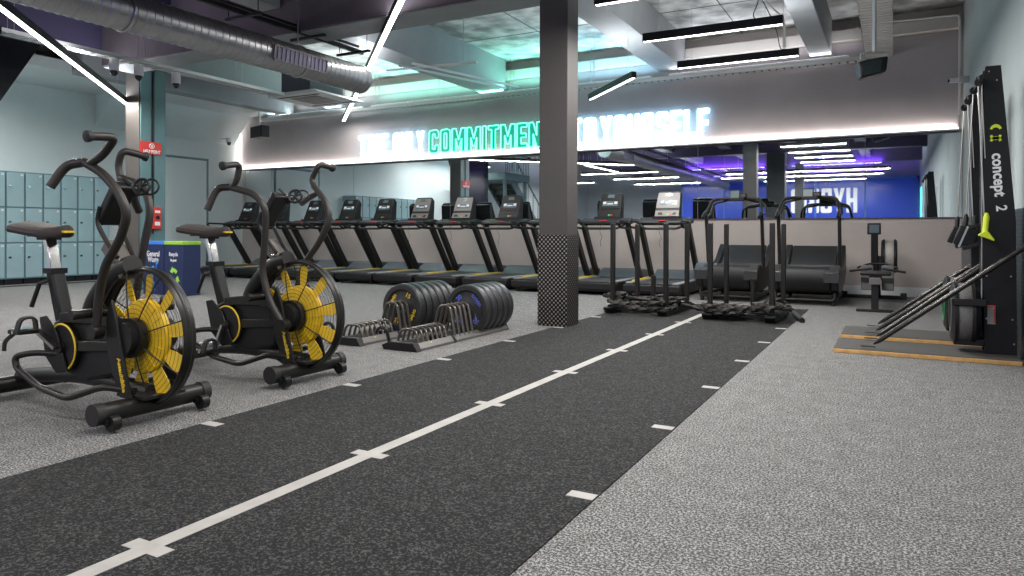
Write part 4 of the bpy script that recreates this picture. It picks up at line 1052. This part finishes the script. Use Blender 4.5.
# ------------------------------------------------------------------ air bikes (local: rider faces +X, fan centre at x=0)
def air_bike(loc, arms, pedal_ang, label):
    t = empty('air_bike', loc, label=label, cat='exercise bike', group='fan bikes beside the lane')
    # stabilisers
    f = MB().cyl((.06, -.30, .085), (.06, .30, .085), .047, 24).build('front_stabiliser', black_s, t)
    build_each(MB().cyl((.06, -.305, .085), (.06, -.26, .085), .052, 24).cyl((.06, .26, .085), (.06, .305, .085), .052, 24), 'end_cap', black_r, f)
    for s_ in (-1, 1):
        w_ = MB().cyl((.12, s_ * .24 - .02, .045), (.12, s_ * .24 + .02, .045), .036, 20).bar((.06, s_ * .24 - .03, .07), (.125, s_ * .24 - .03, .045), .006, .03).bar((.06, s_ * .24 + .03, .07), (.125, s_ * .24 + .03, .045), .006, .03)
        w_.build('transport_wheel', black_p, t)
    r_ = MB().cyl((-1.13, -.28, .065), (-1.13, .28, .065), .047, 24).build('rear_stabiliser', black_s, t)
    build_each(MB().cyl((-1.13, -.285, .065), (-1.13, -.24, .065), .052, 24).cyl((-1.13, .24, .065), (-1.13, .285, .065), .052, 24), 'end_cap', black_r, r_)
    # spine
    MB().tube(smooth_path([(-1.12, 0, .10), (-.8, 0, .14), (-.5, 0, .16), (-.2, 0, .15), (.05, 0, .13)]), .042, 16).build('main_spine', black_s, t)
    MB().box(-.06, .16, -.11, .11, .125, .14).build('foot_bracket', black_s, f)
    # crank case
    cc = MB().prism([(-.74, .26), (-.66, .20), (-.42, .15), (-.16, .20), (-.12, .46), (-.30, .52), (-.58, .50), (-.72, .44)], -.055, .055, 'XZ').build('chain_case', black_p, t, bevel=.02)
    MB().prism([(-.60, .50), (-.30, .53), (-.05, .50), (-.05, .44), (-.30, .46), (-.60, .45)], -.085, -.056, 'XZ').prism([(-.5, .30), (-.15, .33), (-.15, .38), (-.5, .36)], -.08, -.056, 'XZ').build('frame_rail', black_s, t, bevel=.006)
    for s_ in (-1, 1):
        MB().cyl((-.57, s_ * .056, .32), (-.57, s_ * .085, .32), .128, 40).build('crank_cover', black_p, t)
        MB().ring((-.57, s_ * .086, .32), (0, 1, 0), .122, .006, 48, 6).build('yellow_ring', yellow_p, t)
        MB().lathe([(.0001, .0), (.03, .0), (.03, .02), (.0001, .02)], (-.57, s_ * .087 + (0 if s_ > 0 else -.02), .32), (0, 1, 0), 16).build('crank_hub', black_s, t)
    # side fins covering the crank on the rider side
    MB().prism([(-.76, .47), (-.70, .26), (-.60, .18), (-.50, .20), (-.60, .40), (-.70, .48)], -.10, -.088, 'XZ').build('crank_guard', black_p, t, bevel=.004)
    # cranks and pedals
    for s_, ang in ((-1, pedal_ang), (1, pedal_ang + PI)):
        c_ = Vector((-.57, s_ * .115, .32)); e = c_ + Vector((math.cos(ang) * .17, s_ * .02, math.sin(ang) * .17))
        k_ = MB().bar(c_, e, .018, .032, (0, 1, 0)).build('crank_arm', steel, t)
        p = MB().bar(e + Vector((-.055, s_ * .065, .0)), e + Vector((.055, s_ * .065, 0)), .10, .022).build('pedal', black_p, t, bevel=.004)
        MB().bar(e + Vector((-.05, s_ * .065, .014)), e + Vector((.05, s_ * .065, .014)), .09, .006).cyl(e, e + Vector((0, s_ * .12, 0)), .009, 8).build('pedal_cage', chrome, p)
        MB().tube(round_path([e + Vector((.03, s_ * .02, .015)), e + Vector((.04, s_ * .03, .075)), e + Vector((.04, s_ * .10, .075)), e + Vector((.03, s_ * .115, .0))], .03), .009, 6, flat=2.4).tube(smooth_path([e + Vector((-.02, s_ * .1, -.01)), e + Vector((-.06, s_ * .12, -.05)), e + Vector((-.075, s_ * .12, -.10))]), .006, 6, flat=2).build('toe_strap', black_r, p)
    # seat tube, post, saddle
    MB().bar((-.68, 0, .40), (-.79, 0, .715), .062, .075, (0, 1, 0)).build('seat_tube', blackm, t, bevel=.012)
    MB().box(-.83, -.75, -.045, .045, .70, .73, None).tube([(-.79, -.045, .66), (-.80, -.075, .65), (-.86, -.085, .52)], .012, 8).build('seat_clamp', black_p, t)
    MB().bar((-.785, 0, .70), (-.85, 0, .905), .04, .058, (0, 1, 0)).build('seat_post', chrome, t, bevel=.006)
    sa = MB(); prof_ = []
    N = 18; ringn = 14; vs = []
    for i in range(N + 1):
        s_ = i / N; x = -1.06 + .40 * s_
        hw = .125 * (1 - s_ ** 1.7) ** .8 * (1 if s_ > .12 else math.sqrt(max(.02, s_ / .12))) + .022 * (1 if 0 < i < N else .3)
        zt = .965 + .014 * math.cos(s_ * PI * 1.4); hh = .032 * (1 if 0 < i < N else .4)
        for k in range(ringn):
            a = 2 * PI * k / ringn
            ca = math.cos(a); sn = math.sin(a)
            vs.append((x, math.copysign(abs(ca) ** .7, ca) * hw, zt - .02 + math.copysign(abs(sn) ** .7, sn) * hh - .012 * abs(ca)))
    sa.add(vs, [(i * ringn + k, i * ringn + (k + 1) % ringn, (i + 1) * ringn + (k + 1) % ringn, (i + 1) * ringn + k) for i in range(N) for k in range(ringn)] + [list(range(ringn)), [N * ringn + k for k in range(ringn)]])
    sd = sa.build('saddle', leather, t)
    MB().bar((-1.0, -.03, .908), (-.76, -.03, .912), .012, .012).bar((-1.0, .03, .908), (-.76, .03, .912), .012, .012).box(-.90, -.80, -.04, .04, .885, .915).build('saddle_rail', black_s, sd)
    MB().box(-.70, -.655, -.03, .03, .925, .936).build('adjuster', yellow_p, sd)
    # mast and bracket
    MB().tube(smooth_path([(-.46, 0, .42), (-.42, 0, .54), (-.32, 0, .65), (-.20, 0, .73), (-.10, 0, .76)]), [.055] * 1 + [.055] * 24, 16).build('mast', black_s, t)
    MB().bar((-.285, 0, .865), (-.12, 0, .715), .085, .07, (1, 0, 1)).build('mast_bracket', mat('grey_bracket', (.17, .155, .14), .4, .4) if 'grey_bracket' not in MATS else MATS['grey_bracket'], t, bevel=.006)
    m = MB()
    for q in (.3, .55): 
        p = Vector((-.285, -.044, .865)).lerp(Vector((-.12, -.044, .715)), q); m.sphere(p, .0105, 10, 6)
    build_each(m, 'bolt', chrome, t)
    for s_ in (-1, 1):
        MB().tube(smooth_path([(-.16, s_ * .045, .80), (-.25, s_ * .055, .90), (-.30, s_ * .06, .98), (-.28, s_ * .06, 1.06)]), .012, 10).build('console_stay', black_s, t)
    # console slab, tilted towards the rider, and the caged holder behind it
    M = Matrix.Translation((-.24, 0, 1.08)) @ Matrix.Rotation(math.radians(-38), 4, 'Y')
    cs = MB().box(-.028, .028, -.06, .06, -.13, .12, Matrix.Translation((-.24, 0, 1.08)) @ Matrix.Rotation(math.radians(38), 4, 'Y')).build('console', black_p, t, bevel=.012)
    MB().box(-.034, -.0305, -.048, .048, -.07, .09, Matrix.Translation((-.24, 0, 1.08)) @ Matrix.Rotation(math.radians(38), 4, 'Y')).build('screen', lcd, cs)
    hc = Vector((-.065, .02, 1.16))
    hold = MB().ring(hc, (.5, -.8, .2), .040, .008, 26, 6).ring(hc + Vector((.03, .03, .0)), (.5, -.8, .2), .040, .006, 26, 6)
    for k in range(5):
        a = 2 * PI * k / 5 + .4; d_ = Vector((.5, -.8, .2)).normalized(); uu = d_.orthogonal().normalized(); vv = d_.cross(uu)
        hold.tube([hc, hc + (uu * math.cos(a) + vv * math.sin(a)) * .039], .006, 6)
    hold.tube([(-.17, .06, 1.12), hc], .012, 8).tube([(-.15, .02, 1.17), (-.19, .0, 1.21)], .008, 8)
    hold.build('bottle_cage', black_p, t)
    # fan: blades, disc, hub, cage
    FC = Vector((0, 0, .41))
    fan = empty('fan_wheel', (0, 0, .41)); fan.parent = t
    MB().lathe([(.04, -.028), (.10, -.034), (.182, -.016), (.186, -.010), (.186, .010), (.10, .03), (.04, .03)], (0, 0, 0), (0, 1, 0), 60).build('fan_disc', yellow, fan)
    m = MB()
    for k in range(20): 
        a = 2 * PI * k / 20; m.bar((math.cos(a) * .09, -.033, math.sin(a) * .09), (math.cos(a) * .178, -.020, math.sin(a) * .178), .004, .006, (0, 1, 0))
    m.build('disc_rib', yellow, fan)
    for k in range(10):
        a = 2 * PI * k / 10 + .2; ca, sn = math.cos(a), math.sin(a)
        rad_ = Vector((ca, 0, sn)); tan = Vector((-sn, 0, ca)); yy = Vector((0, 1, 0)); tw = (tan * .96 + yy * .28).normalized(); nn = tw.cross(rad_)
        outl = [(.165, -.022), (.225, -.036), (.285, -.042), (.306, -.032), (.312, 0), (.306, .032), (.285, .042), (.225, .036), (.165, .022)]
        b_ = MB(); vs = [rad_ * r + tw * s__ + nn * q for q in (-.0025, .0025) for r, s__ in outl]; n = len(outl)
        b_.add(vs, [list(range(n)), list(range(2 * n - 1, n - 1, -1))] + [(i, n + i, n + (i + 1) % n, (i + 1) % n) for i in range(n)])
        b_.build('blade', yellow, fan)
    cage = MB().ring(FC, (0, 1, 0), .335, .014, 72, 10)
    cage.lathe([(.328, -.03), (.338, -.034), (.342, -.024), (.342, .024), (.338, .034), (.328, .03)], FC, (0, 1, 0), 72)
    cg = cage.build('cage_rim', black_s, t)
    wires = MB()
    for s_ in (-1, 1):
        for R_ in [.12 + .0215 * i for i in range(10)]:
            yb = s_ * (.034 + .036 * (1 - (R_ / .33) ** 2)); wires.ring(FC + Vector((0, yb, 0)), (0, 1, 0), R_, .0012, 48, 4)
        for k in range(8):
            a = 2 * PI * k / 8 + .3
            wires.tube([FC + Vector((math.cos(a) * r, s_ * (.036 + .038 * (1 - (r / .33) ** 2)), math.sin(a) * r)) for r in (.08, .16, .24, .335)], .0035, 5)
    wires.build('wire_guard', black_s, t)
    for s_ in (-1, 1):
        MB().cyl(FC + Vector((0, s_ * .055, 0)), FC + Vector((0, s_ * .125, 0)), .078, 30).cyl(FC + Vector((0, s_ * .05, 0)), FC + Vector((0, s_ * .09, 0)), .098, 30).build('hub_cover', black_p, t)
        fk = MB().prism([(-.10, .52), (-.06, .60), (-.02, .50), (.02, .36), (.09, .13), (.01, .13), (-.06, .25), (-.10, .38)], min(s_ * .125, s_ * .14), max(s_ * .125, s_ * .14), 'XZ').build('fork_plate', black_s, t, bevel=.004)
        if s_ < 0: text_obj('lettering', 'AssaultBike', .036, .001, yellow_p, frame((.025, -.142, .24), (.28, 0, -1), (1, 0, .28)), fk, bold=.001)
    # foot pegs and lower guard loops
    for s_ in (-1, 1):
        MB().cyl((-.17, s_ * .09, .53), (-.17, s_ * .26, .53), .022, 16).cyl((-.17, s_ * .25, .53), (-.17, s_ * .27, .53), .025, 16).build('foot_peg', black_s, t)
        MB().tube(round_path([(.07, s_ * .10, .16), (-.08, s_ * .17, .18), (-.32, s_ * .20, .10), (-.56, s_ * .20, .13), (-.78, s_ * .20, .21), (-.80, s_ * .20, .27), (-.72, s_ * .15, .29), (-.56, s_ * .06, .28)], .05), .017, 12).build('guard_loop', black_s, t)
    for A in arms:
        h = MB()
        h.tube(round_path(A['main'], .07, 6), .021, 14)
        o = h.build('handle_arm', arm_m, t)
        MB().tube(round_path(A['upper'], .04, 6), .0195, 14).build('upper_grip', arm_m, o)
        a = Vector(A['upper'][-2]); b_ = Vector(A['upper'][-1]); d_ = (b_ - a).normalized()
        MB().tube([b_ - d_ * .03, b_ - d_ * .012, b_, b_ + d_ * .004], [.020, .027, .027, .018], 18).build('grip_end', black_r, o)
        MB().tube(smooth_path(A['lower']), .0225, 14).build('lower_grip', arm_m, o)
        q = Vector(A['main'][0])
        MB().cyl((q.x, q.y - .025, q.z), (q.x, q.y + .025, q.z), .035, 18).build('pivot', black_s, o)
    return t
BIKES = [
  [{'main': [(-0.132, -0.17, 0.441), (-0.109, -0.17, 0.623), (-0.045, -0.18, 0.771), (0.095, -0.19, 0.902), (0.162, -0.2, 1.019), (0.11, -0.21, 1.113), (0.002, -0.22, 1.209), (-0.116, -0.24, 1.265)], 'lower': [(-0.116, -0.24, 1.265), (-0.194, -0.28, 1.241), (-0.236, -0.33, 1.143)], 'upper': [(-0.077, -0.235, 1.254), (0.018, -0.23, 1.293), (0.101, -0.22, 1.374), (0.102, -0.36, 1.361)]},
   {'main': [(-0.383, 0.17, 0.366), (-0.323, 0.17, 0.615), (-0.288, 0.18, 0.832), (-0.249, 0.2, 1.039), (-0.307, 0.21, 1.16), (-0.428, 0.22, 1.208), (-0.561, 0.23, 1.236)], 'lower': [(-0.428, 0.22, 1.208), (-0.503, 0.27, 1.123), (-0.547, 0.33, 1.051)], 'upper': [(-0.561, 0.23, 1.225), (-0.589, 0.23, 1.311), (-0.552, 0.23, 1.394), (-0.534, 0.37, 1.367)]}],
  [{'main': [(0.037, -0.17, 0.367), (-0.082, -0.17, 0.501), (-0.152, -0.17, 0.684), (-0.116, -0.18, 0.883), (-0.087, -0.2, 1.079), (-0.171, -0.21, 1.166), (-0.359, -0.24, 1.213)], 'lower': [(-0.359, -0.24, 1.213), (-0.428, -0.28, 1.194), (-0.457, -0.33, 1.068)], 'upper': [(-0.34, -0.24, 1.212), (-0.302, -0.235, 1.255), (-0.281, -0.23, 1.354), (-0.274, -0.37, 1.33)]},
   {'main': [(-0.263, 0.17, 0.409), (-0.128, 0.17, 0.734), (-0.015, 0.18, 0.861), (0.07, 0.19, 1.011), (0.035, 0.2, 1.123), (-0.099, 0.22, 1.239)], 'lower': [(-0.063, 0.22, 1.198), (-0.202, 0.27, 1.163), (-0.316, 0.33, 1.134)], 'upper': [(-0.063, 0.22, 1.198), (-0.136, 0.23, 1.281), (-0.065, 0.23, 1.385), (-0.071, 0.37, 1.37)]}]]
air_bike((-3.30, 2.25, 0), BIKES[0], 2.6, 'nearer black air bike with yellow fan at the left edge')
air_bike((-3.30, 3.30, 0), BIKES[1], -1.9, 'farther black air bike with yellow fan, between the nearer bike and the plate racks')

# ------------------------------------------------------------------ the rear of the room, seen in the mirror
# staircase along the left wall
stc = empty('staircase', (-12.7, 3.0, 0), label='dark teal steel staircase beyond the left edge, seen in the mirror', cat='staircase')
m = MB()
for k in range(14):
    y = -3.1 + k * .25; z = .12 + k * .2
    m.box(-.5, .5, y, y + .27, z, z + .04).box(-.5, .5, y, y + .012, z - .16, z)
m.build('tread', black_s, stc)
MB().bar((-.52, -3.2, .0), (-.52, .45, 2.93), .05, .3).bar((.52, -3.2, .0), (.52, .45, 2.93), .05, .3).build('stringer', teal_paint, stc)
MB().prism([(.45, 2.72), (2.2, 2.72), (2.2, 2.95), (.45, 2.95)], -.55, 1.3, 'YZ').build('landing', teal_paint, stc)
stc.location = (-12.75, 1.0, 0)
MB().cyl((1.2, .6, 0), (1.2, .6, 2.72), .06, 16).cyl((1.2, 2.1, 0), (1.2, 2.1, 2.72), .06, 16).build('post', teal_paint, stc)
m = MB()
for k in range(14): m.bar((1.28, .5 + k * .13, 2.95), (1.28, .5 + k * .13, 3.6), .02, .02, (0, 1, 0))
m.bar((1.28, .45, 3.6), (1.28, 2.2, 3.6), .04, .04); m.bar((.55, -3.2, .95), (.55, .45, 3.85), .04, .04)
for k in range(9): m.bar((.55, -3.0 + k * .42, .2 + k * .335), (.55, -3.0 + k * .42, 1.05 + k * .335), .02, .02, (0, 1, 0))
m.build('balustrade', teal_paint, stc)
# black sloped panel at the very top left of the picture
bp = MB().prism([(4.6, .9), (4.85, 1.35), (6.34, 3.93), (6.34, 4.05), (3.6, 4.05), (3.6, .9)], -12.0, -11.9, 'YZ').build('hanging_screen', mat('gloss_black_panel', (.012, .012, .014), .2))
tag(bp, 'black sloped panel cutting off the upper left corner over the lockers', 'panel')
# blue glazed partition with lettering
pt = empty('glass_partition', (0, -7.0, 0), label='blue lit glazed partition at the rear of the room seen in the mirror', cat='partition')
for i in range(5):
    x0 = -8.2 + i * 1.8
    MB().box(x0 + .04, x0 + 1.76, -.02, .02, .05, 3.05).build('pane', blue_glass, pt)
m = MB()
for i in range(6): m.box(-8.2 + i * 1.8 - .04, -8.2 + i * 1.8 + .04, -.05, .05, 0, 3.1)
m.box(-8.24, .84, -.05, .05, 3.05, 3.13).box(-8.24, .84, -.05, .05, 0, .06)
m.build('frame', mat('blue_frame', (.04, .12, .45), .4), pt)
fx = Matrix.Identity(4)
w_ = 0; u = .113; v = .098; x = -1.28
for c_ in 'HYBRID':
    M = Matrix.Translation((x, .03, 1.76)) @ Matrix.Rotation(PI, 4, 'Z') @ Matrix.Rotation(PI / 2, 4, 'X') @ Matrix.Diagonal((u * .78, v, 1, 1))
    me, _l = letter_curve(c_, M, .01, u); me.materials.clear(); me.materials.append(white_p)
    o = bpy.data.objects.new('letter', me); COL.objects.link(o); o.parent = pt
    x -= (G[c_][0] + .7) * u * .78
# purple rear lighting: led battens on the beams
t = empty('led_batten', (-5.2, -2.4, 3.12), label='added purple led batten hung lengthwise beside the rear part of the spiral duct', cat='led batten', group='purple battens at the rear')  # added to cast purple light along the side of the duct
MB().box(-.02, .02, -1.5, 1.5, -.02, .02).build('housing', white_enamel, t)
MB().cyl((0, -1.2, .02), (0, -1.2, 1.05), .003, 6).build('suspension_wire', steel, t)
MB().cyl((0, 1.2, .02), (0, 1.2, 1.05), .003, 6).build('suspension_wire', steel, t)
area('lamp', (-5.225, -2.4, 3.12), (-1, 0, .1), .03, 3.0, 30, (.25, .12, 1), t)
for i, (x, y) in enumerate(((-1.9, -4.6), (-5.9, -4.6), (-1.9, -8.4), (-6.0, -8.4))):
    t = empty('led_batten', (x, y, 3.5), label='purple led batten on the rear beams, %s' % ('front right', 'front left', 'back right', 'back left')[i], cat='led batten', group='purple battens at the rear')
    MB().box(-1.5, 1.5, -.02, .02, -.02, .0).build('housing', white_enamel, t)
    MB().box(-1.5, 1.5, -.015, .015, .0005, .008).build('diffuser', emis('purple_diffuser_%d' % i, (.25, .05, 1), 5), t)
    area('lamp', (x, y, 3.515), (0, 0, 1), 3.0, .03, 70, (.28, .08, 1), t)
    area('lamp', (x, y, 3.47), (0, 0, -1), 3.0, .03, 14, (.25, .25, 1), t)
t = empty('led_batten', (-8.0, 4.2, 3.9), label='added purple led batten hidden behind the duct on the front bay ceiling', cat='led batten', group='purple battens at the rear')  # added out of view to colour the front bay ceiling purple
MB().box(-1.0, 1.0, -.02, .02, -.02, .0).build('housing', white_enamel, t)
MB().box(-1.0, 1.0, -.015, .015, .0005, .008).build('diffuser', MATS['purple_diffuser_0'], t)
area('lamp', (-8.0, 4.2, 3.92), (.0, .3, 1), 2.0, .03, 14, (.35, .2, 1), t)
